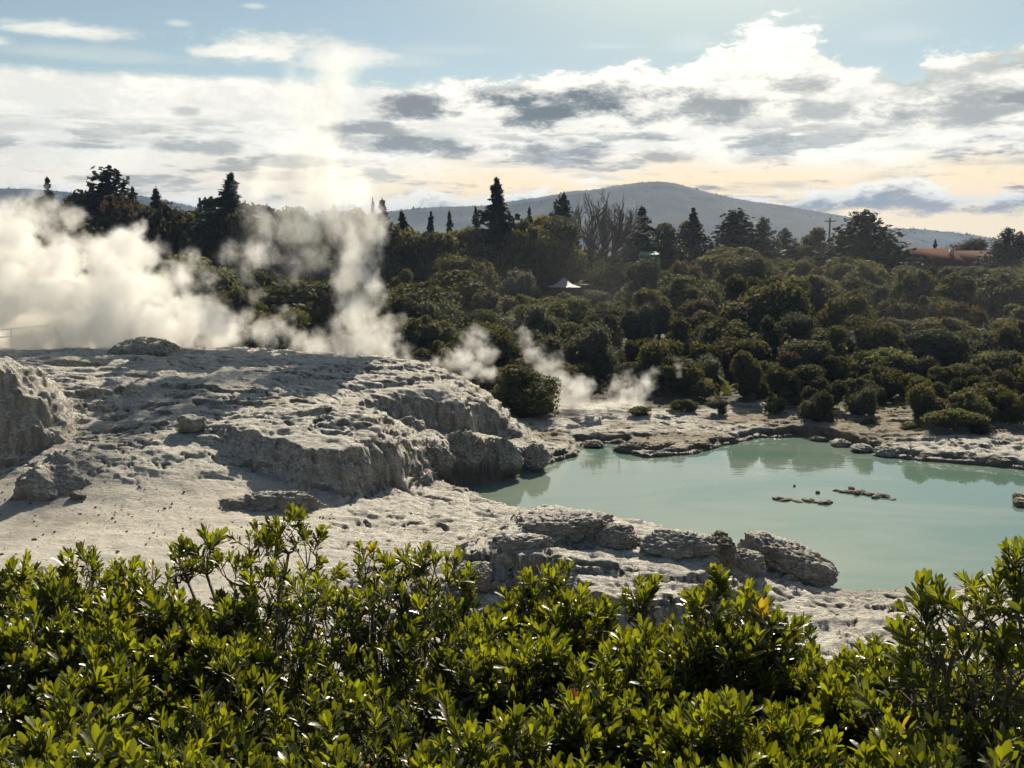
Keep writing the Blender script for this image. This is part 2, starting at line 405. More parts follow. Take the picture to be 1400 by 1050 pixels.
MAT_RUST = foliage_mat('rust_foliage', (0.045, 0.036, 0.018), (0.085, 0.068, 0.03), (1.4, 1.1, 0.7), 0.35, 0.1)
MAT_GREYBUSH = foliage_mat('grey_foliage', (0.05, 0.055, 0.03), (0.11, 0.115, 0.06), (1.4, 1.4, 1.0), 0.35, 0.15)

def simple(name, c, rough=0.8, sc_=3.0, var=0.25, spec=0.3):
    m_, n, out = newmat(name)
    pos = n.node('ShaderNodeTexCoord').outputs['Object']
    a = n.noise(pos, sc_, 5, 0.6)
    cc_ = n.mix(n.ss(a, 0.3, 0.7), tuple(x * (1 - var) for x in c), tuple(x * (1 + var) for x in c))
    n.L.new(principled(n, cc_, rough, bump(n, a, 0.3, 0.02), spec), out.inputs[0])
    return m_
MAT_BARK = simple('bark', (0.09, 0.075, 0.06), 0.9, 8)
MAT_TWIG = simple('grey_twigs', (0.15, 0.135, 0.11), 0.9, 8)
MAT_ROOF_RED = simple('red_roof', (0.105, 0.042, 0.030), 0.95, 2, 0.12, 0.05)
MAT_WALL = simple('brown_wall', (0.16, 0.13, 0.10), 0.8, 2, 0.1)
MAT_WHITE = simple('white_canvas', (0.22, 0.215, 0.205), 0.7, 2, 0.04)
MAT_GREEN = simple('green_awning', (0.015, 0.18, 0.08), 0.6, 2, 0.08)
MAT_DARKWOOD = simple('dark_timber', (0.05, 0.04, 0.03), 0.8, 5)
MAT_GREYWOOD = simple('grey_timber', (0.22, 0.20, 0.18), 0.8, 5)
MAT_PALE = simple('pale_paint', (0.55, 0.54, 0.50), 0.6, 5, 0.06)
MAT_GLASS = simple('dark_window', (0.03, 0.035, 0.04), 0.15, 1, 0.02, 0.5)

def mountain_mat():
    m_, n, out = newmat('forested_hills')
    pos = n.node('ShaderNodeNewGeometry').outputs['Position']
    a = n.noise(pos, 0.012, 6, 0.65); b = n.noise(pos, 0.15, 4, 0.7)
    cc_ = n.mix(n.ss(a, 0.4, 0.6), (0.025, 0.035, 0.028), (0.05, 0.055, 0.035))
    cc_ = n.mix(n.ss(b, 0.5, 0.7), cc_, (0.03, 0.04, 0.03))
    n.L.new(principled(n, cc_, 0.95, bump(n, b, 0.5, 4.0), 0.1), out.inputs[0])
    return m_
MAT_HILL = mountain_mat()

# ------------------------------------------------------------------ the ground
# pool outline at water level, anticlockwise as seen on the photograph (z = 0)
POOL = [atz(*p, 0)[:2] for p in [(622, 684), (715, 704), (760, 722), (850, 744), (890, 752), (1005, 760), (1040, 776), (1100, 794), (1150, 806), (1240, 806), (1420, 800), (1750, 780), (1900, 700),
        (1560, 672), (1420, 648), (1380, 640), (1300, 634), (1220, 627), (1170, 614), (1100, 598), (1040, 599), (985, 611), (950, 622), (880, 627), (852, 618), (846, 607), (800, 607), (792, 624), (757, 634),
        (740, 644), (680, 662), (630, 668)]]
def gp(*pts): return [atd(*p) for p in pts]
G0 = gp((0, 720, 35.2), (0, 760, 31.5), (150, 690, 37.5), (150, 640, 40.0), (300, 700, 36.7), (300, 750, 32.5), (250, 603, 42.5), (450, 692, 38.6), (545, 668, 42.6), (600, 690, 41), (600, 722, 36.8),
        (715, 695, 42.0), (740, 708, 39.5), (830, 738, 36.3), (700, 760, 33), (600, 780, 31), (900, 880, 27.6), (760, 880, 27.0), (1180, 865, 28.5), (1150, 815, 32.0), (1300, 860, 28.5), (1300, 800, 33.2), (950, 770, 32.6), (450, 800, 29.5), (640, 900, 26))
G0 += [atz(*p) for p in [(757, 600, .45), (720, 572, .7), (800, 590, .5), (900, 590, .45), (950, 600, .4), (1050, 575, .6), (1000, 560, .8), (1150, 585, .7), (1250, 600, .6), (1380, 625, .5), (1300, 600, .8), (860, 570, .7), (750, 560, .8)]]
G0 += [(x, 24, 1.2 + 0.01 * abs(x)) for x in (-30, -15, 0, 15)] + [(x, 18, 3.8) for x in (-40, -20, 0, 20, 40)] + [(x, 12, 6.4) for x in (-40, -20, 0, 20, 40)] + [(x, 6, 8.7) for x in (-40, -15, 0, 15, 40)]
G0 += [(x, 2.5, 9.7) for x in (-40, -10, 0, 10, 40)] + [(x, -2, 10.35) for x in (-40, -10, 0, 10, 40)] + [(x, -40, 10.6) for x in (-40, 0, 40)]
G0 += [(-60, 40, 3), (-60, 60, 4), (-60, 25, 2.5), (40, 26, 1.0), (70, 30, 1.5), (75, 60, 1.0), (-20, 70, 1.6), (-50, 72, 2), (0, 74, 1.3), (20, 74, 1.2), (40, 74, 1.2), (60, 74, 1.2)]
g0 = tps(G0)
# ledge: the lower step of the mound
LP = [(-300, 650, 40, 6), (0, 650, 40, 5), (140, 640, 40, 4), (215, 603, 42.8, 2.4), (270, 606, 42.3, 1.2), (330, 634, 41.2, .9), (400, 668, 40.0, .9), (460, 676, 39.9, .9), (520, 662, 41.6, .9), (556, 652, 42.6, 1.0), (590, 660, 44.0, 1.5), (625, 674, 46.7, 1.2), (680, 661, 49.2, .8), (740, 643, 51.8, .9), (758, 629, 54.2, 1.6), (748, 600, 60.2, 3.0), (705, 566, 66, 4.0)]
LV = [atd(a, b, d)[:2] for a, b, d, _ in LP] + [(-6, 71), (-60, 71)]; LW = [p[3] for p in LP] + [4, 4]
LS = tps(gp((-200, 600, 43), (0, 600, 43), (150, 600, 42.5), (250, 572, 44.2), (300, 572, 44), (370, 576, 43.3), (450, 582, 43), (530, 592, 43.6), (530, 562, 46.5), (560, 602, 45), (592, 632, 46), (615, 606, 48.2), (640, 610, 49.6), (690, 612, 50.6), (730, 622, 52.5), (600, 592, 52.5), (650, 591, 53.0), (690, 596, 53.5), (725, 613, 54.5), (740, 600, 57), (400, 550, 46.5), (540, 575, 49)) + [(-6, 66, 1.5), (0, 66, .8), (-30, 66, 3), (-60, 60, 4)])
HP = [(-300, 600, 43, 6), (150, 590, 44, 5), (300, 563, 45.5, 4), (420, 563, 46, 2.5), (480, 572, 47.5, 1.4), (515, 588, 50.8, .8), (560, 591, 52.6, .5), (600, 590, 53.2, .5), (645, 590, 53.8, .5), (668, 578, 55.6, .7), (690, 590, 55.0, 1.0), (722, 612, 55.0, 1.6), (752, 622, 55.4, 1.6), (745, 600, 60, 3), (700, 562, 66, 5)]
HV = [atd(a, b, d)[:2] for a, b, d, _ in HP] + [(-8, 69), (-60, 69)]; HW = [p[3] for p in HP] + [4, 4]
TS = tps(gp((490, 546, 51), (560, 528, 54.3), (630, 530, 55.3), (660, 541, 57), (700, 573, 57), (740, 612, 56.5), (690, 550, 60.5), (600, 500, 59.5), (560, 491, 61), (450, 481, 62), (300, 476, 62), (200, 481, 58), (60, 511, 50), (0, 520, 48), (150, 530, 48), (150, 562, 46), (300, 530, 49), (400, 540, 48), (300, 500, 55)) + [(-10, 66, 4.6), (-30, 66, 5.4), (-3, 66, 2.0), (-60, 55, 6)])
# near rim: the low rock wall this side of the pool
NP_ = [(590, 770, 31.8, 3.0), (650, 800, 30.2, 1.6), (705, 815, 29.6, .9), (745, 805, 29.8, .9), (800, 862, 27.8, .8), (860, 885, 27.2, .9), (930, 880, 27.4, .9), (975, 850, 28.6, .8), (1015, 800, 31.0, .8), (1000, 772, 32.6, 1.2), (900, 752, 34.6, .8), (850, 742, 36.0, .8), (740, 712, 39.0, 1.5), (640, 730, 36.5, 3.0)]
NV = [atd(a, b, d)[:2] for a, b, d, _ in NP_]; NW = [p[3] for p in NP_]
def forest_floor(x, y):
    r = y + 0.08 * np.abs(x)
    return 1.0 + 6.6 * sstep(r, 74, 168) - 16 * sstep(r, 260, 420) + 0.5 * np.sin(x * 0.11) * sstep(r, 80, 110)
def ground_raw(x, y):
    P3 = np.stack([x, y, np.zeros_like(x)], 1)
    near = np.abs(y - 45) < 45
    wx = np.where(near, fbm(P3 * 0.9, 4, seed=3) * 0.38 + fbm(P3 * 0.22, 2, seed=31) * 0.35, 0)
    wy = np.where(near, fbm(P3 * 0.9 + 50, 4, seed=5) * 0.38 + fbm(P3 * 0.22 + 9, 2, seed=33) * 0.35, 0)
    xw, yw = x + wx, y + wy
    xc, yc = np.clip(x, -75, 80), np.clip(y, -40, 80)
    h = np.maximum(g0(xc, yc), 0.25)
    nsd, nw = sdpoly(xw, yw, NV, NW)
    h = h + 1.15 * sstep(nsd, -0.1, nw)
    lsd, lw = sdpoly(xw, yw, LV, LW)
    tl = sstep(lsd, -0.15, lw)
    h = h + (np.maximum(LS(xc, yc), h * 0 + 0.3) - h) * tl
    hsd, hw = sdpoly(xw, yw, HV, HW)
    th = sstep(hsd, -0.15, hw)
    h = h + (np.maximum(TS(xc, yc), 0.3) - h) * th
    h = h - 1.1 * np.exp(-(((x + 1.25) / .75) ** 2 + ((y - 54.6) / .8) ** 2))      # the dark hollow at the end of the cliff
    psd = sdpoly(x + 0.35 * wx, y + 0.35 * wy, POOL)
    sh = sstep(psd, -0.9, 0.5)
    h = h * (1 - sh) + (-1.4) * sh
    h = np.where((psd < 0) & (psd > -1.2), np.maximum(h, 0.12 - 0.3 * sstep(psd, -0.25, 0.1)), h)
    ff = sstep(y, 68, 80) + sstep(np.abs(x), 70, 100) * (y > 20)
    ff = np.clip(ff, 0, 1)
    h = h * (1 - ff) + np.where(y > 60, forest_floor(x, y), np.minimum(h, 4)) * ff
    # sinter is laid down in thin ledges: flat treads and short risers that wander with the slope
    wob = fbm(P3 * np.array([0.16, 0.3, 1]), 3, seed=61) * 0.55 + fbm(P3 * np.array([0.7, 1.3, 1]), 3, .55, seed=62) * 0.16
    u = (h + wob) / 0.21; fu = np.floor(u); fr = u - fu
    ter = (fu + sstep(fr, 0.62, 1.0)) * 0.21 - wob
    u2 = (h + wob * .8 + 3) / 0.55; fu2 = np.floor(u2); ter = ter * .6 + ((fu2 + sstep(u2 - fu2, 0.72, 1.0)) * 0.55 - wob * .8 - 3) * .38
    bare = near & (psd < -.3) & (y > 24) & (y < 72)
    amt = np.where(bare, np.clip(tl + (1 - sstep(-x, 5, 8.5)) + sstep(nsd, -1, 0), 0, 1) * .95, 0) * (1 - sstep(y, 58, 64) * (1 - tl) * .6)
    h = h + (ter - h) * amt
    return h, lsd, hsd, psd, tl, th, nsd
def ground_z(x, y):
    return float(ground_raw(np.array([float(x)]), np.array([float(y)]))[0][0])

def build_ground():
    fine = np.linspace(-R(31), R(31), 760)
    coarse = np.concatenate([np.linspace(R(33), R(180), 34)[1:], ])
    ang = np.concatenate([-coarse[::-1], fine, coarse])
    ang = ang[1:]                                         # -180 is the same as 180
    rad = np.concatenate([[0.05], np.geomspace(0.6, 24, 60), np.linspace(24.1, 75, 520), np.geomspace(75.3, 260, 110), np.geomspace(275, 2700, 28)])
    A, Rd = np.meshgrid(ang, rad)
    x, y = (np.sin(A) * Rd).ravel(), (np.cos(A) * Rd).ravel()
    z, lsd, hsd, psd, tl, th, nsd = ground_raw(x, y)
    nr, na = len(rad), len(ang)
    V = np.stack([x, y, z], 1)
    i = np.arange(nr - 1)[:, None] * na; j = np.arange(na)[None]; j2 = (j + 1) % na
    Fq = np.stack([i + j, i + na + j, i + na + j2, i + j2], -1).reshape(-1, 4)[:, ::-1]
    def normals(V):
        G = V.reshape(nr, na, 3)
        du = np.roll(G, -1, 1) - np.roll(G, 1, 1); dv = np.zeros_like(G); dv[1:-1] = G[2:] - G[:-2]; dv[0] = G[1] - G[0]; dv[-1] = G[-1] - G[-2]
        nn = np.cross(du, dv); nn /= np.linalg.norm(nn, axis=-1, keepdims=True) + 1e-9
        nn[nn[..., 2] < 0] *= -1
        return nn.reshape(-1, 3)
    # where the ground is bare sinter, and how rough it is
    vis = (y > 20) & (y < 76) & (np.abs(x) < 60)
    soil = np.clip(sstep(y, 66.5, 69.5) * (1 - 0) + (1 - sstep(y, 21, 24.5)) + sstep(np.abs(x), 62, 70), 0, 1)
    edge = fbm(np.stack([x, y, 0 * x], 1) * 0.25, 4, seed=77)
    soil = np.clip(sstep(y + edge * 5 + np.clip(x - 18, 0, 20) * .4, 68, 71) + (1 - sstep(y + edge * 3, 20.5, 24)) + sstep(np.abs(x), 62, 70), 0, 1)
    onmound = np.clip(tl, 0, 1)
    soil = soil * (1 - onmound * (y > 40))
    sand = (1 - tl) * sstep(-x + 1.2 * fbm(np.stack([x, y, 0 * x], 1) * .6, 3, seed=19), 5.5, 8.5) * sstep(-nsd, 0.3, 2.5) * (1 - sstep(y, 38.5, 41)) * sstep(y, 24, 28)
    sand = np.clip(sand, 0, 1)
    far = sstep(y, 56, 59) * (1 - tl)
    rough = np.where(vis, 1.0, 0.0) * (1 - 0.93 * sand) * (1 - 0.6 * soil)
    rough *= sstep(-psd, -0.5, 0.3)
    P3 = V.copy()
    for it in range(2):
        N = normals(V)
        m = vis
        q = V[m] + 0.0
        steep = 1 - np.clip(N[m, 2], 0, 1)
        if it == 0:
            wq = q + np.stack([fbm(q * .35, 2, seed=51), fbm(q * .35 + 31, 2, seed=52), 0 * q[:, 0]], 1) * 1.2
            a = fbm(wq * np.array([0.22, 0.95, 1.1]), 5, 0.6, seed=11, ridged=True) * 0.20      # ledges that run along the slope
            a += fbm(q * 0.3, 2, 0.5, seed=12) * 0.08
            # flutes on steep faces
            face = sstep(steep, 0.14, 0.42)
            fl = -np.abs(fbm(q * np.array([1.7, 1.7, 0.22]), 4, 0.55, seed=13)) * 0.75 * face
            smoothface = (1 - sstep(np.hypot((q[:, 0] + 12.5) / 7, (q[:, 1] - 41.5) / 3.2), .75, 1.0)) * face
            d = a * (1 - .5 * face) + fl * (1 - .8 * smoothface)
        else:
            wq = q + np.stack([fbm(q * .9, 2, seed=53), fbm(q * .9 + 31, 2, seed=54), 0 * q[:, 0]], 1) * .5
            b = fbm(wq * np.array([0.75, 2.1, 1.8]), 4, 0.62, seed=21)
            d = b * 0.075 + fbm(q * np.array([2.2, 4.6, 4.]), 3, 0.65, seed=22) * 0.05 + fbm(q * np.array([1.5, 4.5, 3.]), 3, 0.6, seed=24, ridged=True) * .045
            cr = fbm(wq * np.array([0.30, 1.0, .9]) * 0.8, 3, 0.5, seed=23)
            d -= 0.20 * np.exp(-(cr / 0.03) ** 2) * (1 - 0.3 * steep)            # cracks and little steps
            pit = fbm(q * 1.3, 3, .5, seed=25)
            d -= .05 * sstep(pit, .32, .5)
        V[m] += N[m] * (d * rough[m])[:, None]
        low = m & (psd < -0.35)
        V[low, 2] = np.maximum(V[low, 2], 0.08)
    V[vis, 2] += (1 - rough[vis]) * (0.05 * vnoise(V[vis] * 1.7, 4) + 0.03 * fbm(V[vis] * 5, 3, .6, seed=6))
    tan = np.clip(0.85 * far * sstep(fbm(V * np.array([.18, .35, .3]), 4, seed=41), -0.1, 0.3) + 0.0, 0, 1) * sstep(x, -3, 3)
    tan = np.maximum(tan, .9 * far * sstep(x, 10, 16) * sstep(fbm(V * np.array([.2, .5, .3]), 4, seed=43), -.35, .1))
    wet = np.clip(sstep(0.45 - V[:, 2], 0.0, 0.35) * sstep(-psd, -2.5, -0.2), 0, 1) * vis
    wet = np.where((y > 56) & vis, wet * 0.9, wet * 0.8)
    nose = (x > -5.5) & (x < 3.5) & (y > 44) & (y < 56.5)
    wet = np.where(nose, np.maximum(wet, 1.0 * sstep(V[:, 2], 1.5, .6) * sstep(-psd, -.1, .3)), wet)  # shade of the overhang put into the nose's colour, above the wet waterline
    sandp = np.exp(-(((x + 16.5) / 2.5) ** 2 + ((y - 35.6) / 0.9) ** 2))           # a dark damp patch in the sand
    wet = np.clip(wet + 0.35 * sandp * sstep(fbm(V * 1.5, 3, seed=8), -.4, .4), 0, 1)
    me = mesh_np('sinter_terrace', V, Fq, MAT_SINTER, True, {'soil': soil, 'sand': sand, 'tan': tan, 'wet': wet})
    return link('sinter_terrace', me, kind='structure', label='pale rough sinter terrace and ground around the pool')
build_ground()

def build_water():
    xs = np.linspace(-12, 75, 40); ys = np.linspace(24, 68, 30)
    X, Y = np.meshgrid(xs, ys)
    V = np.stack([X.ravel(), Y.ravel(), 0 * X.ravel()], 1)
    i = np.arange(29)[:, None] * 40; j = np.arange(39)[None]
    Fq = np.stack([i + j, i + j + 1, i + 41 + j, i + 40 + j], -1).reshape(-1, 4)
    link('pool_water', mesh_np('pool_water', V, Fq, MAT_WATER), kind='structure', label='milky turquoise water of the hot pool')
build_water()

# ------------------------------------------------------------------ rocks
_ico = {}
def ico(sub):
    if sub not in _ico:
        import bmesh
        bm = bmesh.new(); bmesh.ops.create_icosphere(bm, subdivisions=sub, radius=1)
        bm.verts.ensure_lookup_table()
        _ico[sub] = (np.array([v.co[:] for v in bm.verts]), np.array([[v.index for v in f.verts] for f in bm.faces])); bm.free()
    v, f = _ico[sub]
    return v.copy(), f
def rock_mesh(name, size, mat, seed, sub=4, facets=10, rough=0.12, fscale=1.6, boxy=0.0, wet=0.0, ridg=0.10, top=1.0, gain=0.55):
    v, f = ico(sub); rg = np.random.default_rng(seed)
    if boxy:
        m = np.abs(v).max(1, keepdims=True); v = v * (1 - boxy) + v / m * boxy * 0.85
    for k in range(facets):
        n = rg.normal(size=3); n /= np.linalg.norm(n); d = rg.uniform(0.62, 0.9)
        e = v @ n - d; e = np.maximum(e, 0); v = v - e[:, None] * n * 0.92
    S = np.array(size, float); mean = S.mean()
    r = v / (np.linalg.norm(v, axis=1, keepdims=True) + 1e-9)
    q = v * S / mean * fscale + seed * 3.7
    v = v + r * (fbm(q, 5, gain, seed=seed) * rough + fbm(q * 2.3, 4, 0.6, seed=seed + 1, ridged=True) * ridg * 0.6)[:, None]
    v = v * S
    w_ = np.clip(sstep(-v[:, 2] / S[2], 0.2, 0.7) * wet, 0, 1)
    return mesh_np(name, v, f, mat, True, {'wet': w_, 'sand': 0 * w_, 'soil': 0 * w_, 'tan': 0 * w_})
def rock(name, label, p, size, rotz=0, mat=None, seed=1, group=None, cat='rock', tilt=(0, 0), mesh=None, **kw):
    me = mesh or rock_mesh(name, size, mat or MAT_GREYROCK, seed, **kw)
    o = link(name, me, loc=p, label=label, cat=cat, group=group)
    o.rotation_euler = (tilt[0], tilt[1], rotz)
    return o
def on_ground(px, py, d0=26.0, d1=60.0):
    d = np.linspace(d0, d1, 700); r_ = ray(px, py)
    x, y, z = r_[0] / r_[1] * d, d, H + r_[2] / r_[1] * d
    k = np.nonzero(z < ground_raw(x, y)[0])[0]
    k = k[0] if len(k) else -1
    return x[k], y[k], z[k]
# the pale outcrop at the left edge
x, y, z = atd(-25, 600, 43.0)
rock('rock_outcrop', 'large pale domed sinter outcrop with a jagged flank at the left edge', (x, y, 1.2), (4.2, 5.4, 6.0), 0.2, MAT_SINTER, 21, cat='rock outcrop', sub=7, facets=12, rough=0.16, fscale=2.0, ridg=0.13, gain=.48)
x, y, z = atd(78, 655, 39.2)
rock('rock_outcrop', 'low broken sinter spur running down from the domed outcrop to the sand', (x, y, 2.0), (2.1, 1.7, 1.8), 0.5, MAT_SINTER, 33, cat='rock outcrop', sub=6, facets=14, rough=0.24, fscale=2.2, ridg=0.16, gain=.5)
x, y, z = atd(1066, 772, 34.4)
rock('boulder', 'grey brown pitted boulder standing at the near edge of the pool', (x, y, 0.55), (2.0, 1.1, 1.0), -0.25, MAT_GREYROCK, 5, cat='boulder', sub=6, facets=12, rough=0.13, boxy=0.45, fscale=2.6, ridg=0.3, tilt=(0, 0.30))
x, y, z = atd(200, 486, 58.5)
rock('boulder', 'rounded greenish boulder on the terrace rim beside the big steam cloud', (x, y, 5.6), (2.1, 1.3, 1.15), 0.1, MAT_MOSSROCK, 9, cat='boulder', sub=6, facets=7, rough=0.16, ridg=.16, fscale=1.8)
x, y, z = atd(98, 492, 54)
rock('boulder', 'dark low rock half hidden at the foot of the big steam cloud', (x, y, 5.4), (1.7, 1.0, 0.7), 0.1, MAT_MOSSROCK, 12, cat='boulder', sub=5, facets=5, rough=0.15)
x, y, z = atz(108, 681, 2.25)
rock('stone', 'small dark stone alone on the pale sand', (x, y, z + 0.1), (0.33, 0.25, 0.22), 0.4, MAT_ROCK, 14, cat='stone', sub=4)
x, y, z = atz(360, 690, 2.0)
rock('rock_slab', 'grey layered slab rising from the sand below the shaded scarp', (x, y, 1.9), (2.3, 1.0, 0.6), 0.12, MAT_GREYROCK, 15, cat='rock', sub=6, facets=10, rough=0.22, ridg=.35, fscale=2.2, tilt=(0.1, -0.12))
x, y, z = atd(262, 572, 43.6)
rock('knobby_rock', 'grey rock knob at the upper end of the shaded scarp', (x, y, z - 0.25), (0.75, 0.6, 0.5), 0.1, MAT_GREYROCK, 16, cat='rock', sub=5, rough=0.2)
for px, py, z0, s_, rz, mt, sd, lb in [(778, 722, 0.75, (1.55, .9, .55), -.35, MAT_GREYROCK, 41, 'tilted grey slab on the rim left of the notched slab'), (832, 732, 0.6, (0.85, .7, .5), -.3, MAT_GREYROCK, 42, 'notched grey slab on the rim dipping into the pool'),
        (925, 746, 0.65, (1.15, .7, .45), -.3, MAT_GREYROCK, 43, 'long low slab on the rim left of the grey brown boulder'), (978, 750, 0.65, (0.75, .6, .5), -.2, MAT_ROCK, 44, 'brownish block on the rim beside the grey brown boulder'), (1010, 772, 0.75, (0.8, .6, .5), .2, MAT_GREYROCK, 45, 'pale block leaning against the grey brown boulder'),
        (650, 790, 1.25, (0.7, .5, .45), .4, MAT_GREYROCK, 46, 'angular grey block above the bushes on the near rock wall'), (722, 740, 1.2, (0.9, .6, .3), .1, MAT_SINTER, 47, 'flat pale slab lying on the near rock wall')]:
    x, y, z = on_ground(px, py + 6)
    rock('rock_slab', lb, (x, y, z + s_[2] * .25), tuple(q * 1.12 for q in s_), rz, mt, sd, cat='rock', sub=6, facets=14, rough=0.15, ridg=0.3, fscale=2.4, boxy=.3)
def gravel():
    rg = np.random.default_rng(91); v0, f0 = ico(1); V, Fq, o = [], [], 0
    x = rg.uniform(-22, 3, 1500); y = rg.uniform(27, 39.5, 1500)
    h, lsd, hsd, psd, tl, th, nsd = ground_raw(x, y)
    ok = (tl < .05) & (psd < -1)
    for a, b, c in zip(x[ok], y[ok], h[ok]):
        r = .02 + .05 * rg.random() ** 4
        V.append(v0 * rg.uniform(.6, 1.3, 3) * r * np.array([1, 1, .7]) + rg.normal(size=v0.shape) * r * .12 + np.array([a, b, c + r * .3])); Fq.append(f0 + o); o += len(v0)
    V = np.concatenate(V); z0 = np.zeros(len(V))
    link('gravel', mesh_np('gravel', V, np.concatenate(Fq), MAT_ROCK, False, {'wet': z0, 'sand': z0, 'soil': z0, 'tan': z0}), kind='stuff', label='scattered dark pebbles on the pale sand')
gravel()
# bulging blocks of the lower step, above the water
for px, py, d, s_, rz, sd, lb in [(590, 626, 47.2, (1.0, .9, 1.0), .3, 81, 'leftmost bulging pale block of the low bluff above the pool'), (632, 622, 49.9, (1.25, .8, 1.15), -.1, 82, 'bulging pale block in the middle of the low bluff, over the dark undercut'), (683, 624, 51.0, (1.2, .8, 1.0), .2, 83, 'broad pale block of the low bluff right of its middle block'), (727, 628, 52.9, (1.0, .8, .85), -.3, 84, 'last pale block at the tip of the low bluff'), (560, 590, 50.6, (.9, .7, .7), .5, 85, 'small pale block at the foot of the fluted upper cliff')]:
    x, y, z = atd(px, py, d)
    rock('bluff_block', lb, (x, y, z), s_, rz, MAT_SINTER, sd, cat='rock', sub=6, facets=12, rough=0.26, ridg=.34, fscale=2.6, gain=.56, wet=.9)  # lower halves darkened: shade of the undersides put into the colour
# stones along the far shore
far_rocks = [(812, 607, .8, .5), (865, 612, 1.3, .55), (905, 611, 1.5, .6), (950, 608, 1.4, .5), (985, 600, 1.2, .5), (1005, 592, .9, .45), (770, 612, .9, .5), (785, 596, .6, .4), (805, 578, .7, .5), (838, 573, .8, .55), (1030, 590, .8, .35), (1065, 592, .7, .35), (1120, 600, .7, .35), (1150, 606, .9, .4), (1178, 612, 1.0, .5), (1215, 618, 1.1, .55), (1245, 616, 1.2, .6),
             (1262, 624, .9, .4), (1300, 622, 1.0, .5), (1335, 628, 1.1, .4), (1365, 632, 1.0, .45), (1330, 606, .8, .5), (1360, 612, .9, .45), (1390, 622, 1.0, .5), (1090, 583, .7, .4), (930, 596, .9, .35), (1205, 598, .6, .4)]
_far = [rock_mesh('shore_rock', (1, .7, .42), MAT_ROCK, 60 + k, sub=5, facets=14, rough=0.22, wet=1.0, ridg=.35, fscale=2.4) for k in range(5)] + [rock_mesh('shore_rock', (1, .7, .42), MAT_GREYROCK, 70 + k, sub=5, facets=14, rough=0.22, wet=1.0, ridg=.35, fscale=2.4) for k in range(3)]
far_told = []
for k, (px, py, s_, z0) in enumerate(far_rocks):
    x, y, z = atz(px, py, z0 * 0.35); s_ *= .8
    o = rock('shore_rock', 'brown wet rock on the sinter flats along the far shore of the pool' if k % 8 < 5 else 'grey rock on the sinter flats along the far shore of the pool', (x, y, z), None, rnd.uniform(0, 6), mesh=_far[k % 8], group='rocks along the far shore')
    o.scale = (s_ * rnd.uniform(.8, 1.2), s_ * rnd.uniform(.8, 1.2), s_ * rnd.uniform(.7, 1.0))
    far_told.append((px, o, *(('brown rock on the far shore', 'brown rocks on the far shore') if k % 8 < 5 else ('grey rock on the far shore', 'grey rocks on the far shore'))))
label_apart(far_told)
# the two lines of stones standing out of the pool
pool_told = []
lines = [[(1060, 682), (1067, 683), (1074, 684), (1081, 683), (1088, 685), (1096, 686), (1103, 685), (1110, 684), (1116, 687), (1124, 688), (1132, 688)], [(1144, 671), (1151, 673), (1158, 672), (1165, 674), (1172, 675), (1178, 674), (1186, 676), (1193, 677), (1200, 680), (1207, 679), (1213, 681), (1220, 683)]]
for li, ln in enumerate(lines):
    for k, (px, py) in enumerate(ln):
        for _ in range(1):
            x, y, z = atz(px, py, 0)
            o = rock('pool_stone', ['brown stone in the nearer line of stones standing out of the pool', 'brown stone in the longer line of stones standing out of the pool'][li], (x, y, rnd.uniform(-.02, .05)), None, rnd.uniform(0, 6), mesh=_far[(k * 3 + li) % 5], group=['nearer line of stones in the pool', 'longer line of stones in the pool'][li], cat='stone')
            a = rnd.uniform(.16, .30); o.scale = (a * 1.4, a, a * rnd.uniform(.6, 1.3))
            pool_told.append((px, o, 'x%d' % li, ['brown stones in the nearer line of stones in the pool', 'brown stones in the longer line of stones in the pool'][li]))
label_apart(pool_told)
for px, py, a, lb in [(1118, 674, .16, 'single stone in the pool between the two lines of stones'), (1164, 669, .24, 'tallest stone on the longer line of stones in the pool'), (1086, 665, .1, 'tiny stone alone in the pool beyond the lines of stones'), (1397, 690, .6, 'brown rock in the water by the far shore at the right edge'), (1392, 680, .4, 'smaller rock behind the brown rock at the right edge')]:
    x, y, z = atz(px, py, 0)
    o = rock('pool_stone', lb, (x, y, 0.05), None, 1.0, mesh=_far[2], cat='stone'); o.scale = (a, a, a * 1.2)

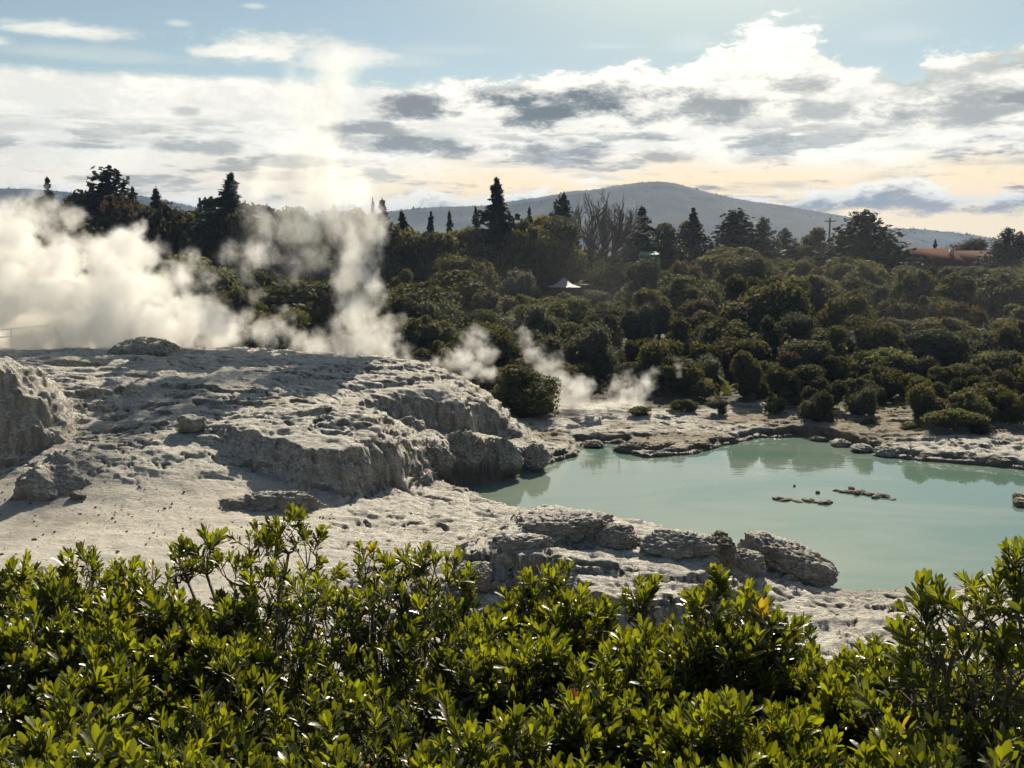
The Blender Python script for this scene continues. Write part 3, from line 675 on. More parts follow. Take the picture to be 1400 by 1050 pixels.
# ------------------------------------------------------------------ hills
def ridge(name, label, pts, d, depth, seed, base=-30):
    """a ridge whose skyline runs through the given points, with a body behind and slopes in front"""
    xs = np.linspace(pts[0][0], pts[-1][0], 260)
    ys = np.interp(xs, [p[0] for p in pts], [p[1] for p in pts])
    k = np.ones(9) / 9; ys = np.convolve(np.pad(ys, 4, mode='edge'), k, 'valid')
    X = np.array([atd(a, b, d)[0] for a, b in zip(xs, ys)]); Z = np.array([atd(a, b, d)[2] for a, b in zip(xs, ys)])
    n = 40; T = np.linspace(-1, 1, n)
    V = []
    for t in T:
        prof = (1 - abs(t)) ** (0.9 if t < 0 else 1.2)
        yy = d + t * depth
        V.append(np.stack([X * (yy / d if t > 0 else 1), np.full_like(X, yy), base + (Z - base) * prof], 1))
    V = np.concatenate(V)
    V[:, 2] += (fbm(V * np.array([.008, .008, 0]), 5, seed=seed) * 14) * np.clip(1 - np.abs((V[:, 1] - d) / depth) * 0.2, 0, 1) * (np.abs(V[:, 1] - d) > depth * .06)
    m = 260; i = np.arange(n - 1)[:, None] * m; j = np.arange(m - 1)[None]
    Fq = np.stack([i + j, i + j + 1, i + m + j + 1, i + m + j], -1).reshape(-1, 4)
    # trees on the skyline, too far to tell apart: small cones joined with the hill
    rg = np.random.default_rng(seed); cv, cf = [], []
    for q in range(1500):
        t = rg.uniform(0, 1) * 259; a = int(min(t, 258)); fr = t - a
        row = int(n // 2 - rg.integers(0, 5)); p = V[row * m + a] * (1 - fr) + V[row * m + a + 1] * fr
        h = rg.uniform(1.0, 2.6) * d / 1800 * (1.9 if rg.random() < .04 else 1); r = h * rg.uniform(.5, 1.1)
        o = len(cv) * 5
        an = np.arange(4) * 1.5708 + rg.uniform(0, 1.5)
        ring = np.stack([p[0] + np.cos(an) * r, p[1] + np.sin(an) * r, np.full(4, p[2] - 2)], 1)
        cv.append(np.concatenate([ring, [[p[0], p[1], p[2] + h]]]))
        cf += [[o, o + 1, o + 4], [o + 1, o + 2, o + 4], [o + 2, o + 3, o + 4], [o + 3, o, o + 4]]
    nb = len(V); V = np.concatenate([V] + cv)
    me = mesh_np(name, V, [Fq, np.array(cf) + nb], MAT_HILL)
    link(name, me, kind='structure', label=label)
ridge('mountain', 'long forested mountain fading blue behind the trees', [(330, 340), (480, 300), (540, 286), (600, 281), (660, 280), (700, 273), (740, 268), (790, 261), (850, 250), (890, 245.5), (915, 246), (945, 255), (980, 264), (1020, 273), (1070, 279), (1110, 287), (1150, 293), (1180, 302), (1230, 322), (1330, 350)], 1750, 420, 3)
ridge('hills', 'low blue hills behind the red roofs', [(1050, 345), (1150, 316), (1220, 311), (1260, 313), (1300, 318), (1350, 326), (1400, 338), (1480, 352)], 2150, 300, 4)
ridge('hills', 'dark blue hills behind the conifers on the left', [(-260, 300), (-100, 262), (10, 255), (60, 257), (110, 262), (170, 262), (220, 270), (270, 282), (330, 300), (420, 330)], 1900, 300, 5)

# ------------------------------------------------------------------ trees
def clumps(P, N, size, rg, tilt=0.9):
    """one quad, slightly folded, at each point P facing roughly N"""
    n = len(P)
    nn = N + rg.normal(size=(n, 3)) * tilt; nn /= np.linalg.norm(nn, axis=1, keepdims=True) + 1e-9
    a = np.cross(nn, rg.normal(size=(n, 3))); a /= np.linalg.norm(a, axis=1, keepdims=True) + 1e-9
    b = np.cross(nn, a)
    s = size * rg.uniform(0.55, 1.25, size=(n, 1)); e = rg.uniform(0.45, 0.9, size=(n, 1))
    V = np.stack([P - a * s, P + b * s * e, P + a * s * 0.9 + nn * s * 0.15, P - b * s * e], 1).reshape(-1, 3)
    return V, np.arange(n * 4).reshape(-1, 4)
def tube(pts, radii, sides=5):
    pts = np.array(pts, float); n = len(pts)
    d = np.gradient(pts, axis=0); d /= np.linalg.norm(d, axis=1, keepdims=True) + 1e-9
    ref = np.where(np.abs(d[:, 2:3]) > .9, np.array([[1., 0, 0]]), np.array([[0, 0, 1.]]))
    a = np.cross(d, ref); a /= np.linalg.norm(a, axis=1, keepdims=True) + 1e-9; b = np.cross(d, a)
    th = np.arange(sides) * 2 * math.pi / sides
    V = (pts[:, None] + (a[:, None] * np.cos(th)[None, :, None] + b[:, None] * np.sin(th)[None, :, None]) * np.array(radii)[:, None, None]).reshape(-1, 3)
    i = np.arange(n - 1)[:, None] * sides; j = np.arange(sides)[None]; j2 = (j + 1) % sides
    return V, np.stack([i + j, i + j2, i + sides + j2, i + sides + j], -1).reshape(-1, 4)
def joinm(parts):
    V, Fs, o = [], [], 0
    for v, f in parts: V.append(v); Fs.append(f + o); o += len(v)
    return np.concatenate(V), np.concatenate(Fs)
def round_crown(seed, h, r, n, size, base=0.18, lobes=14, squash=1.0, loose=0.10):
    """a lumpy broad crown of leaf clumps over a shaded core; returns crown and trunk geometry"""
    rg = np.random.default_rng(seed)
    L = []
    for k in range(lobes):
        a = rg.uniform(0, 6.283); t = rg.uniform(0, 1) ** .7
        zz = h * (base + (1 - base) * rg.uniform(0.12, 0.82))
        room = math.sqrt(max(0.05, 1 - ((zz / h - 0.5) / 0.62) ** 2))
        q = r * 0.62 * t * room
        lr = r * rg.choice([rg.uniform(.16, .28), rg.uniform(.28, .52)]) * (1.12 - .40 * zz / h)
        L.append((math.cos(a) * q, math.sin(a) * q, zz, lr, min(lr * rg.uniform(.75, 1.0) * squash, h - zz + .02 * h)))
    L = np.array(L)
    wgt = L[:, 3] * L[:, 4]; k = rg.choice(len(L), n, p=wgt / wgt.sum())
    d = rg.normal(size=(n, 3)); d /= np.linalg.norm(d, axis=1, keepdims=True); d[:, 2] = np.where(d[:, 2] < -0.35, -d[:, 2], d[:, 2])
    rad = np.stack([L[k, 3], L[k, 3], L[k, 4]], 1)
    Pp = L[k, :3] + d * rad * (1 + np.clip(rg.normal(size=(n, 1)), -2, 1.5) * loose)
    s = size * np.where(rg.random(n) < .3, .7, 1.0)
    V, Fq = clumps(Pp, d, s[:, None], rg, 0.75)
    # leave out what lies deep inside another lobe
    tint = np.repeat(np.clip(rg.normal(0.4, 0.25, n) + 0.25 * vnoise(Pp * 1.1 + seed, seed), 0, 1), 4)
    cores = []
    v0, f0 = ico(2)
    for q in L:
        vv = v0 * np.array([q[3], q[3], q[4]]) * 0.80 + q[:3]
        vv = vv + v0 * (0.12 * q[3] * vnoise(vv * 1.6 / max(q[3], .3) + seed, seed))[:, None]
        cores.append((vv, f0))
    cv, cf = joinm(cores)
    trunk = [tube([(0, 0, -.4), (rg.normal() * .05 * r, 0, h * .3), (rg.normal() * .1 * r, rg.normal() * .1 * r, h * .7)], [r * .07, r * .05, r * .02], 6)]
    for q in L[:7]:
        trunk.append(tube([(0, 0, h * .22), (q[0] * .5, q[1] * .5, h * .22 + (q[2] - h * .22) * .6), tuple(q[:3])], [r * .04, r * .028, r * .012], 5))
    return V, Fq, tint, cv, cf, trunk
def crown_mesh(name, V, Fq, tint, cv, cf, mat):
    o = len(V)
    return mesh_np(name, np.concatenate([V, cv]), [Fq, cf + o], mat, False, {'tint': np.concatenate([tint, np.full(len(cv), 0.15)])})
def conifer(seed, h, r, n, size, spire=1.0, tiers=22, droop=0.15, ragged=0.25, taper=1.0, top=0.0):
    rg = np.random.default_rng(seed); P_, N_ = [], []
    trunk = [tube([(0, 0, -.4), (0, 0, h * .5), (0, 0, h)], [r * .07, r * .045, .002], 6)]
    per = 9
    for t in range(tiers):
        f = (t + rg.uniform(0, .5)) / tiers
        zz = h * (0.10 + 0.88 * f)
        rr = r * (1 - f) ** taper * rg.uniform(1 - ragged, 1 + ragged * .4) + 0.10 * top
        for b in range(per):
            a = rg.uniform(0, 6.283); ln = rr * rg.uniform(.65, 1.05)
            m = max(3, int(n / (tiers * per) * (0.4 + 1.3 * (1 - f))))
            u = rg.uniform(.08, 1, m) ** .7
            up = spire * .12
            x = np.cos(a) * ln * u; y = np.sin(a) * ln * u
            z = zz + ln * (up * u - droop * u * u) + rg.normal(size=m) * .05 * r
            w_ = ln * .16 * (1.1 - u)
            P_.append(np.stack([x + rg.normal(size=m) * w_, y + rg.normal(size=m) * w_, z], 1)); N_.append(np.stack([np.cos(a) * .4 + 0 * u, np.sin(a) * .4 + 0 * u, 1 + 0 * u], 1))
    P_ = np.concatenate(P_); N_ = np.concatenate(N_)
    s = size * np.clip(1.1 - .5 * P_[:, 2] / h, .4, 1.2)
    V, Fq = clumps(P_, N_, s[:, None], rg, 0.8)
    tint = np.repeat(np.clip(rg.normal(.4, .25, len(P_)), 0, 1), 4)
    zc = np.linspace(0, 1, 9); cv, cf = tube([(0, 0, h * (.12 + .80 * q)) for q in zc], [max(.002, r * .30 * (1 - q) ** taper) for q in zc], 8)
    return V, Fq, tint, cv, cf, trunk
def bare_tree(seed, h, r):
    rg = random.Random(seed); parts = []
    def grow(p, d, ln, rad, lev):
        pts = [p]; q = Vector(p); dd = Vector(d)
        for k in range(3):
            dd = (dd + Vector((rg.gauss(0, .10), rg.gauss(0, .10), .10))).normalized(); q = q + dd * ln / 3; pts.append(tuple(q))
        parts.append(tube(pts, [rad, rad * .85, rad * .7, rad * .55], 5 if lev < 3 else 3))
        if lev >= 6: return
        for k in range(3 if lev < 5 else 2):
            ax = dd.orthogonal().normalized(); ax.rotate(Matrix.Rotation(rg.uniform(0, 6.283), 3, dd))
            nd = (dd + ax * rg.uniform(.4, .95)).normalized()
            grow(tuple(Vector(pts[rg.choice([1, 2, 3])])), nd, ln * rg.uniform(.68, .86), rad * .66, lev + 1)
    for k in range(5):
        a = k * 1.26 + rg.uniform(-.3, .3)
        grow((0, 0, h * .12), (math.cos(a) * .7, math.sin(a) * .7, .8), h * .27, r * .035, 1)
    parts.append(tube([(0, 0, -.4), (0, 0, h * .16)], [r * .07, r * .06], 7))
    return joinm(parts)
def proto(kind, name, crown, mat, tmat=None):
    V, Fq, tint, cv, cf, tr = crown
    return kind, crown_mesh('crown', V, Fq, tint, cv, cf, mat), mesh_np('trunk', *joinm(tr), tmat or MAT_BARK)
ROUND = [proto('r', 'a', round_crown(100 + k, 1.0, 0.62, 4200, 0.031, lobes=11 + k), MAT_BUSHTREE) for k in range(6)]
BROAD = [proto('b', 'a', round_crown(120 + k, 0.85, 0.75, 4200, 0.031, lobes=14, squash=.9), MAT_BUSHTREE) for k in range(3)]
FEATHER = [proto('f', 'a', round_crown(130 + k, 1.0, 0.50, 3600, 0.030, lobes=18, squash=1.3, loose=.2), MAT_GREYBUSH) for k in range(3)]
BRIGHT = [proto('l', 'a', round_crown(140 + k, .85, 0.62, 4000, 0.030, lobes=13, loose=.14), MAT_BRIGHT) for k in range(3)]
RUST = [proto('u', 'a', round_crown(150 + k, .95, 0.55, 2200, 0.04, lobes=14, loose=.2), MAT_RUST) for k in range(2)]
CON = [proto('c', 'a', conifer(160 + k, 1.0, (.27, .23, .30)[k], 3000, 0.028, tiers=17 + 2 * k, ragged=.6, droop=(.15, .3, .05)[k]), MAT_CONIFER) for k in range(3)]
CYP = [proto('c', 'a', conifer(170 + k, 1.0, (.36, .30)[k], 3400, 0.032, spire=5, droop=.1, tiers=26, taper=.72, ragged=.2, top=.3), MAT_CONIFER) for k in range(2)]
AIRY = [proto('f', 'a', round_crown(180 + k, 1.0, .36, 1300, 0.036, lobes=12, loose=.2, base=.3), MAT_CONIFER) for k in range(2)]
for pr in AIRY + FEATHER: pass
def tree(name, label, cat, p, pr, h, wid, rz=None, group=None):
    """h tall; wid scales the breadth"""
    o = empty(name, p, label, cat, group)
    o.rotation_euler = (0, 0, rnd.uniform(0, 6.28) if rz is None else rz); o.scale = (h * wid * rnd.uniform(.82, 1.2), h * wid * rnd.uniform(.82, 1.2), h)
    o.rotation_euler = (rnd.gauss(0, .05), rnd.gauss(0, .05), o.rotation_euler[2])
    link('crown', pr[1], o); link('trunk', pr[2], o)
    return o
placed = []
def named_tree(px, py_top, d, h_or_base, pr, wid, name, label, cat='tree', group=None):
    x, y, zt = atd(px, py_top, d)
    zg = ground_z(x, y) - .2
    h = zt - zg
    if name == 'conifer_tree': wid *= 1.9
    placed.append((x, y, h * wid * .45))
    return tree(name, label, cat, (x, y, zg), pr, h, wid, group=group)
# trees that stand out on the skyline, left to right
N_ = [(66, 240, 150, CON[1], .8, 'conifer_tree', 'thin tufted conifer on the skyline at far left'), (144, 229, 132, CYP[1], .95, 'conifer_tree', 'tallest dark double-topped conifer behind the big steam cloud'), (108, 250, 138, AIRY[0], 1.1, 'tree', 'open-branched dark tree left of the tallest dark conifer'),
      (205, 252, 138, CON[0], .95, 'conifer_tree', 'broad dark conifer between the tallest conifer and the spire tree'), (178, 254, 150, CON[2], .7, 'conifer_tree', 'slim conifer peeping out right of the tallest dark conifer'), (297, 234, 128, CON[2], 1.0, 'conifer_tree', 'dark conifer with a thin spire left of the tall steam plume'),
      (268, 258, 134, AIRY[1], 1.2, 'tree', 'flat-branched open tree just left of the spire conifer'), (347, 252, 130, AIRY[0], 1.1, 'tree', 'open feathery tree right of the spire conifer, half in steam'), (165, 268, 128, RUST[0], .9, 'tree', 'olive brown rounded tree in front of the tallest dark conifer'),
      (20, 262, 120, ROUND[0], 1.1, 'tree', 'large rounded dark tree at the left edge of the skyline'), (455, 276, 140, CON[0], .8, 'conifer_tree', 'small pointed tree veiled by the top of the tall steam plume'),
      (529, 270, 128, CON[1], 1.15, 'conifer_tree', 'dark ragged conifer just right of the tall steam plume'), (553, 285, 140, CON[0], .8, 'conifer_tree', 'small conifer right of the ragged conifer'), (584, 288, 150, CON[2], .7, 'conifer_tree', 'small pointed conifer midway to the big spired conifer'), (612, 286, 155, CON[0], .65, 'conifer_tree', 'slim conifer left of the big spired conifer'), (656, 279, 140, CON[0], .5, 'conifer_tree', 'narrow conifer touching the left side of the big spired conifer'),
      (682, 241, 132, CON[2], .95, 'conifer_tree', 'big conifer with a narrow spired top left of the bare tree'), (730, 281, 140, CON[1], .6, 'conifer_tree', 'small conifer behind the yellow tree'), (762, 266, 150, CYP[1], .5, 'conifer_tree', 'pair-topped dark conifer just left of the bare tree'), (779, 261, 150, CON[0], .55, 'conifer_tree', 'slender dark conifer touching the bare tree'), (745, 287, 134, (0,) + tuple(round_p for round_p in proto('y', 'a', round_crown(190, .9, .55, 2400, .04, lobes=12), MAT_YELLOW)[1:]), .5, 'tree', 'autumn tree with a bright yellow crown'),
      (882, 279, 142, CON[0], 1.0, 'conifer_tree', 'grey green fir between the bare tree and the green awning'), (952, 283, 150, CON[2], 1.0, 'conifer_tree', 'tall rounded conifer right of the green awning'), (915, 312, 140, CYP[0], .7, 'conifer_tree', 'low dark conifer between the fir and the tall rounded conifer'), (925, 305, 155, ROUND[2], .9, 'tree', 'rounded tree beside the tall rounded conifer'),
      (1012, 286, 150, CYP[1], 1.0, 'conifer_tree', 'broad shaggy conifer left of the small domed conifer'), (1044, 298, 152, CYP[0], .7, 'conifer_tree', 'small domed conifer beneath the mountain slope'), (1076, 312, 158, CYP[0], .6, 'conifer_tree', 'smallest domed conifer left of the utility pole'), (1104, 311, 160, ROUND[1], .8, 'tree', 'dark rounded tree left of the utility pole'), (1153, 315, 162, ROUND[3], .8, 'tree', 'dark rounded tree just right of the utility pole'),
      (1190, 287, 140, CYP[0], 1.05, 'conifer_tree', 'large dark pyramid-shaped cypress right of the utility pole'), (1277, 326, 175, CON[0], .8, 'conifer_tree', 'small conifer behind the left end of the red roofs'), (1320, 318, 200, FEATHER[0], 1.2, 'tree', 'pale rounded tree behind the red roofs'), (1376, 312, 152, CYP[0], .9, 'conifer_tree', 'dark domed tree at the right end of the red roofs'), (1400, 318, 150, RUST[1], .9, 'tree', 'reddish tree at the right edge of the skyline'), (1235, 338, 165, BRIGHT[0], .9, 'tree', 'small pale green tree at the gable of the red-roofed house')]
for px, py, d, pr, wid, nm, lb in N_:
    named_tree(px, py, d, 0, pr, wid, nm, lb)
# the dark belt that closes the skyline behind the steam
belt = []
for k, (px, py) in enumerate([(5, 272), (45, 276), (85, 270), (128, 268), (188, 276), (228, 270), (250, 280), (315, 272), (335, 284), (372, 276), (400, 284), (430, 288), (478, 290), (510, 292), (545, 300), (570, 304), (600, 302), (635, 300), (665, 300), (705, 300)]):
    d = 126 + (k * 7) % 16; x, y, zt = atd(px, py, d); zg = ground_z(x, y) - .2; h = zt - zg
    belt.append((px, tree('tree', 'x', 'tree', (x, y, zg), (ROUND + BROAD)[k % 9], h, rnd.uniform(.62, .85), group='dark trees closing the skyline'), 'x', 'dark trees closing the skyline behind the steam'))
    placed.append((x, y, 2.2))
label_apart(belt)
# the leafless tree
x, y, zt = atd(825, 254, 140); zg = ground_z(x, y)
bt = empty('bare_tree', (x, y, zg), 'leafless spreading tree with fine grey branches against the mountain', 'tree')
bv, bf = bare_tree(4, 1.0, .9)
k_ = 1 / bv[:, 2].max(); bt.scale = ((zt - zg) * k_ * .92, (zt - zg) * k_ * .92, (zt - zg) * k_)
link('trunk', mesh_np('branches', bv, bf, MAT_TWIG), bt)
placed.append((x, y, 1.5))
for px, py, d, lb in [(985, 420, 112, 'leafless greyish tree halfway up the slope right of the pavilion'), (930, 440, 102, 'low leafless twiggy tree below the green awning'), (1130, 405, 118, 'leafless twiggy tree below the utility pole'), (655, 380, 112, 'bare twiggy tree right of the tall plume'), (1310, 395, 118, 'bare grey tree below the red roofs'), (850, 470, 86, 'small bare tree behind the right steam vents')]:
    x, y, zt = atd(px, py, d); zg = ground_z(x, y); k3 = (zt - zg) * k_
    t = empty('bare_tree', (x, y, zg), lb, 'tree', 'leafless trees in the wood'); t.scale = (k3, k3, k3); t.rotation_euler = (0, 0, px * .7)
    link('trunk', bt.children[0].data, t); placed.append((x, y, 1.3))
# shrubs on the far shore
for px, py, d, h, pr, wid, lb in [(878, 553, 66, 1.3, BRIGHT[0], 1.35, 'olive mounded shrub on the far shore beside the right steam vents'), (933, 540, 67.5, 1.7, BRIGHT[1], 1.1, 'taller olive shrub behind the mounded one on the far shore'), (984, 547, 66.5, 1.15, GREY if False else FEATHER[1], 1.3, 'small round grey shrub on the far shore'), (1061, 543, 67, 1.7, FEATHER[2], 1.1, 'dome-shaped dark shrub standing alone on the far shore'),
        (1186, 570, 62.5, 1.0, BRIGHT[2], 1.0, 'small yellow green shrub at the water side of the far shore'), (1305, 554, 60, 2.1, BRIGHT[0], 1.5, 'wide bright fern-like shrub by the far shore'), (1247, 574, 61, .9, BRIGHT[1], 1.5, 'low pale shrub left of the wide bright one'), (1345, 575, 59, 1.3, ROUND[1], 1.2, 'dark low shrub right of the wide bright one'), (960, 512, 72, 2.2, BRIGHT[2], 1.0, 'bright shrub at the edge of the trees above the small round shrub'),
        (703, 490, 66, 2.3, BROAD[1], 1.35, 'dark shrub standing between the two right steam vents'), (735, 525, 66.5, 1.6, ROUND[2], 1.2, 'low dark shrub at the foot of the middle steam vent'), (668, 540, 66, 1.0, ROUND[0], 1.3, 'small dark shrub on the right flank of the sinter mound')]:
    x, y, zt = atd(px, py, d); zg = ground_z(x, y) - .1
    placed.append((x, y, (zt - zg) * wid * .5))
    tree('shrub', lb, 'shrub', (x, y, zg), pr, max(zt - zg, h * .7), wid * max(1.0, h / max(zt - zg, .3)) if zt - zg < h else wid)
# notable trees within the slope
for px, py, d, pr, wid, lb in [(738, 303, 129, ROUND[5], .85, 'olive tree in front of the yellow autumn tree'), (772, 300, 131, FEATHER[1], .7, 'greyish tree at the foot of the bare tree'), (1100, 452, 80, FEATHER[0], 1.25, 'big pale grey green rounded tree above the far shore'), (1210, 468, 78, BRIGHT[0], 1.3, 'bright green rounded tree above the wide bright shrub'), (1275, 452, 80, FEATHER[1], 1.4, 'pale spreading tree right of the bright green rounded tree'), (1360, 462, 77, BRIGHT[1], 1.3, 'bright tree at the right edge above the far shore'), (1040, 482, 78, BRIGHT[2], 1.2, 'yellow green bushy tree left of the big pale rounded tree'), (1275, 362, 128, CYP[0], .9, 'dark pyramid tree standing below the red roofs'), (610, 360, 105, BROAD[0], 1.3, 'large dark umbrella-shaped tree right of the tall steam plume'),
        (716, 368, 118, FEATHER[2], 1.0, 'pale leafed tree left of the white pavilion'), (880, 398, 108, BROAD[1], 1.5, 'wide dome of dark foliage below the green awning'), (960, 408, 100, RUST[0], 1.3, 'brownish tree in the middle of the slope'), (1180, 380, 118, ROUND[2], 1.3, 'large rounded tree below the pyramid-shaped cypress'), (880, 380, 130, BROAD[2], 1.7, 'dark hedge-like tree mass below the green awning'), (1040, 372, 128, BROAD[0], 1.7, 'dark spreading tree below the domed conifers'), (1085, 480, 76.5, RUST[1], .8, 'small brown shrub at the foot of the big pale rounded tree'), (420, 350, 100, BRIGHT[1], 1.4, 'yellow green tree behind the tall steam plume'), (245, 335, 105, BRIGHT[0], 1.2, 'lighter green tree right of the big steam cloud')]:
    named_tree(px, py, d, 0, pr, wid, 'tree', lb)

# the wood on the slope
def zone(px, d):
    a = [(170, 'behind the big steam cloud'), (330, 'right of the big cloud'), (440, 'left of the tall plume'), (560, 'behind the tall plume'), (650, 'right of the tall plume'), (740, 'left of the pavilion'), (820, 'by the white pavilion'), (900, 'under the green awning'), (990, 'under the tall conifer'), (1080, 'under the domed conifers'), (1160, 'under the utility pole'), (1240, 'under the pyramid cypress'), (1330, 'under the red roofs'), (9999, 'at the right edge')]
    s = next(t for q, t in a if px < q)
    b = 'at slope foot' if d < 88 else 'low down' if d < 106 else 'halfway up' if d < 128 else 'high up' if d < 152 else 'on the ridge'
    return b + ' ' + s
def clear_of_house(px, d):
    return not (d > 118 and 745 < px < 805 and d < 128) and not (d > 135 and 868 < px < 912) and not (1238 < px < 1385 and d > 140)
SEEN = [(750, 802, 396, 121), (872, 908, 355, 135), (1236, 1375, 362, 160)]      # things on the slope that stay in sight
def height_cap(px, x, y, r, zg, d, h):
    for a, b, bot, D in SEEN:
        rp = r * F / d
        if d < D + 2 and px + rp > a and px - rp < b:
            zc = atd(px, bot + 2, d)[2]
            h = min(h, zc - zg)
    return h
cands = []
tries = 0
while len(cands) < 250 and tries < 60000:
    tries += 1
    d = math.sqrt(rnd.uniform(59 ** 2, 172 ** 2)); px = rnd.uniform(-60, 1460)
    x = (px - 700) / F * d * 1.0; y = d
    if px < 620 and d < 80: continue
    if 590 < px < 900 and d < 73: continue
    edge = 72.5 if px < 980 else 68 if px < 1060 else 64 if px < 1180 else 61.3 if px < 1290 else 59.3
    if d < edge + rnd.uniform(0, 1): continue
    if not clear_of_house(px, d): continue
    r = (1.8 + (d - 65) * .040) * rnd.uniform(.7, 1.35)
    if any((x - a) ** 2 + (y - b) ** 2 < (0.70 * (r + c)) ** 2 for a, b, c in placed): continue
    placed.append((x, y, r)); cands.append((px, x, y, r, d))
told = []
for px, x, y, r, d in cands:
    t = rnd.random()
    if d > 140 and t < .2: pr, nm, lb = rnd.choice(CON), 'conifer_tree', 'dark pointed conifer'
    elif t < .52: pr, nm, lb = rnd.choice(ROUND), 'tree', 'dark rounded tree'
    elif t < .68: pr, nm, lb = rnd.choice(BROAD), 'tree', 'dark spreading tree'
    elif t < .80: pr, nm, lb = rnd.choice(FEATHER), 'tree', 'pale bushy tree'
    elif t < .92: pr, nm, lb = rnd.choice(BRIGHT), 'tree', 'light green tree'
    else: pr, nm, lb = rnd.choice(RUST), 'tree', 'brownish tree'
    h = r * rnd.uniform(1.45, 2.0) + (1.0 if d > 110 else 0)
    top_limit = 12 + (0.2 if 740 < px else 3.0) + (0 if px > 600 else 2.0) * (d / 150)
    zg = ground_z(x, y) - .25
    h = min(h, max(2.0, top_limit - zg))
    if d < 72: h = min(h, 2.6 + (d - 61) * .1)
    if nm == 'conifer_tree': h *= 1.35
    h = height_cap(px, x, y, r, zg, d, h)
    if h < .8: continue
    r = min(r, h * .9)
    if d < 84: zg -= .16 * h; h *= 1.1
    told.append((px, tree(nm, lb, 'tree', (x, y, zg), pr, h, r / h / .60, group='trees of the wood on the slope'), lb + ' ' + zone(px, d), lb + 's ' + zone(px, d)))
label_apart(told)
# undergrowth between the trees: nobody could count it
def undergrowth():
    rg = np.random.default_rng(77); n = 20000
    d = np.sqrt(rg.uniform(61 ** 2, 165 ** 2, n)); px = rg.uniform(-150, 1550, n)
    x = (px - 700) / F * d; y = d
    keep = ~((px < 620) & (d < 74)) & ~((px < 900) & (px > 560) & (d < 71.5)) & ~(d < np.interp(px, [900, 980, 1060, 1180, 1290, 1400], [71.5, 71.5, 69, 65.5, 62.5, 60.5]))
    x, y = x[keep], y[keep]
    z = ground_raw(x, y)[0] + rg.uniform(0, 1.0, len(x)) * (0.6 + .9 * vnoise(np.stack([x, y, 0 * x], 1) * .2, 9))
    V, Fq = clumps(np.stack([x, y, z], 1), np.tile([0, -.2, 1.], (len(x), 1)), rg.uniform(.25, .55, (len(x), 1)), rg, .8)
    tint = np.repeat(np.clip(rg.normal(.35, .25, len(x)), 0, 1), 4)
    link('undergrowth', mesh_np('undergrowth', V, Fq, MAT_BUSHTREE, False, {'tint': tint}), kind='stuff', label='low leafy undergrowth between the trees of the slope')
undergrowth()

# ------------------------------------------------------------------ buildings and small structures beyond the pool
def box(c, s, rz=0.0):
    x, y, z = [q / 2 for q in s]
    V = np.array([(-x, -y, -z), (x, -y, -z), (x, y, -z), (-x, y, -z), (-x, -y, z), (x, -y, z), (x, y, z), (-x, y, z)])
    if rz: V = V @ np.array([[math.cos(rz), math.sin(rz), 0], [-math.sin(rz), math.cos(rz), 0], [0, 0, 1]])
    return V + np.array(c), np.array([(0, 3, 2, 1), (4, 5, 6, 7), (0, 1, 5, 4), (1, 2, 6, 5), (2, 3, 7, 6), (3, 0, 4, 7)])
def part(name, geo, mat, parent, smooth=False, **kw):
    v, f = geo if isinstance(geo, tuple) else joinm(geo)
    return link(name, mesh_np(name, v, f, mat, smooth), parent, **kw)
def gable(w_, d_, h_, over=0.4, th=.18):
    """a thick gabled roof: ridge along x"""
    w_ += over; d_ += over
    prof = [(-d_ / 2, 0), (0, h_), (d_ / 2, 0), (d_ / 2, -th), (0, h_ - th), (-d_ / 2, -th)]
    V = np.array([(sx * w_ / 2, a, b) for sx in (-1, 1) for a, b in prof])
    Fq = np.array([(0, 1, 7, 6), (1, 2, 8, 7), (2, 3, 9, 8), (3, 4, 10, 9), (4, 5, 11, 10), (5, 0, 6, 11), (0, 5, 4, 1), (1, 4, 3, 2), (6, 7, 10, 11), (7, 8, 9, 10)])
    return V, Fq
def house(pxl, pxr, py_ridge, py_eave, d, depth, label, mat, rz=0.0):
    xl, _, zr = atd(pxl, py_ridge, d); xr, _, ze = atd(pxr, py_eave, d)
    W_ = xr - xl; c = ((xl + xr) / 2, d, ground_z((xl + xr) / 2, d) - .3)
    o = empty('house', c, label, 'house'); o.rotation_euler = (0, 0, rz)
    hw = ze - c[2]
    part('wall', box((0, 0, hw / 2), (W_ * .96, depth, hw)), MAT_WALL, o)
    rf = gable(W_, depth, zr - ze); rf = (rf[0] + np.array([0, 0, hw + .05]), rf[1])
    r_ = part('roof', rf, mat, o)
    for k in range(int(W_ // 3)):
        xx = -W_ / 2 + 1.5 + k * 3
        f_ = part('window', [box((xx, -depth / 2 - .03, hw - 1.0), (1.3, .06, .1)), box((xx, -depth / 2 - .03, hw - 2.0), (1.3, .06, .1)), box((xx - .6, -depth / 2 - .03, hw - 1.5), (.1, .06, .9)), box((xx + .6, -depth / 2 - .03, hw - 1.5), (.1, .06, .9))], MAT_PALE, o)
        part('pane', box((xx, -depth / 2 - .01, hw - 1.5), (1.1, .03, .9)), MAT_GLASS, f_)
    return o, r_, hw, zr - ze
house(1297, 1366, 343, 362, 168, 9, 'long low house with a red brown roof at the right end of the ridge', MAT_ROOF_RED)
o, r_, hw, rh = house(1240, 1302, 340, 361, 162, 8, 'smaller red-roofed house with a pale chimney left of the long one', MAT_ROOF_RED, 0.12)
part('chimney', box((2.8, -1.6, hw + rh * .75), (.55, .55, 1.1)), MAT_PALE, r_)
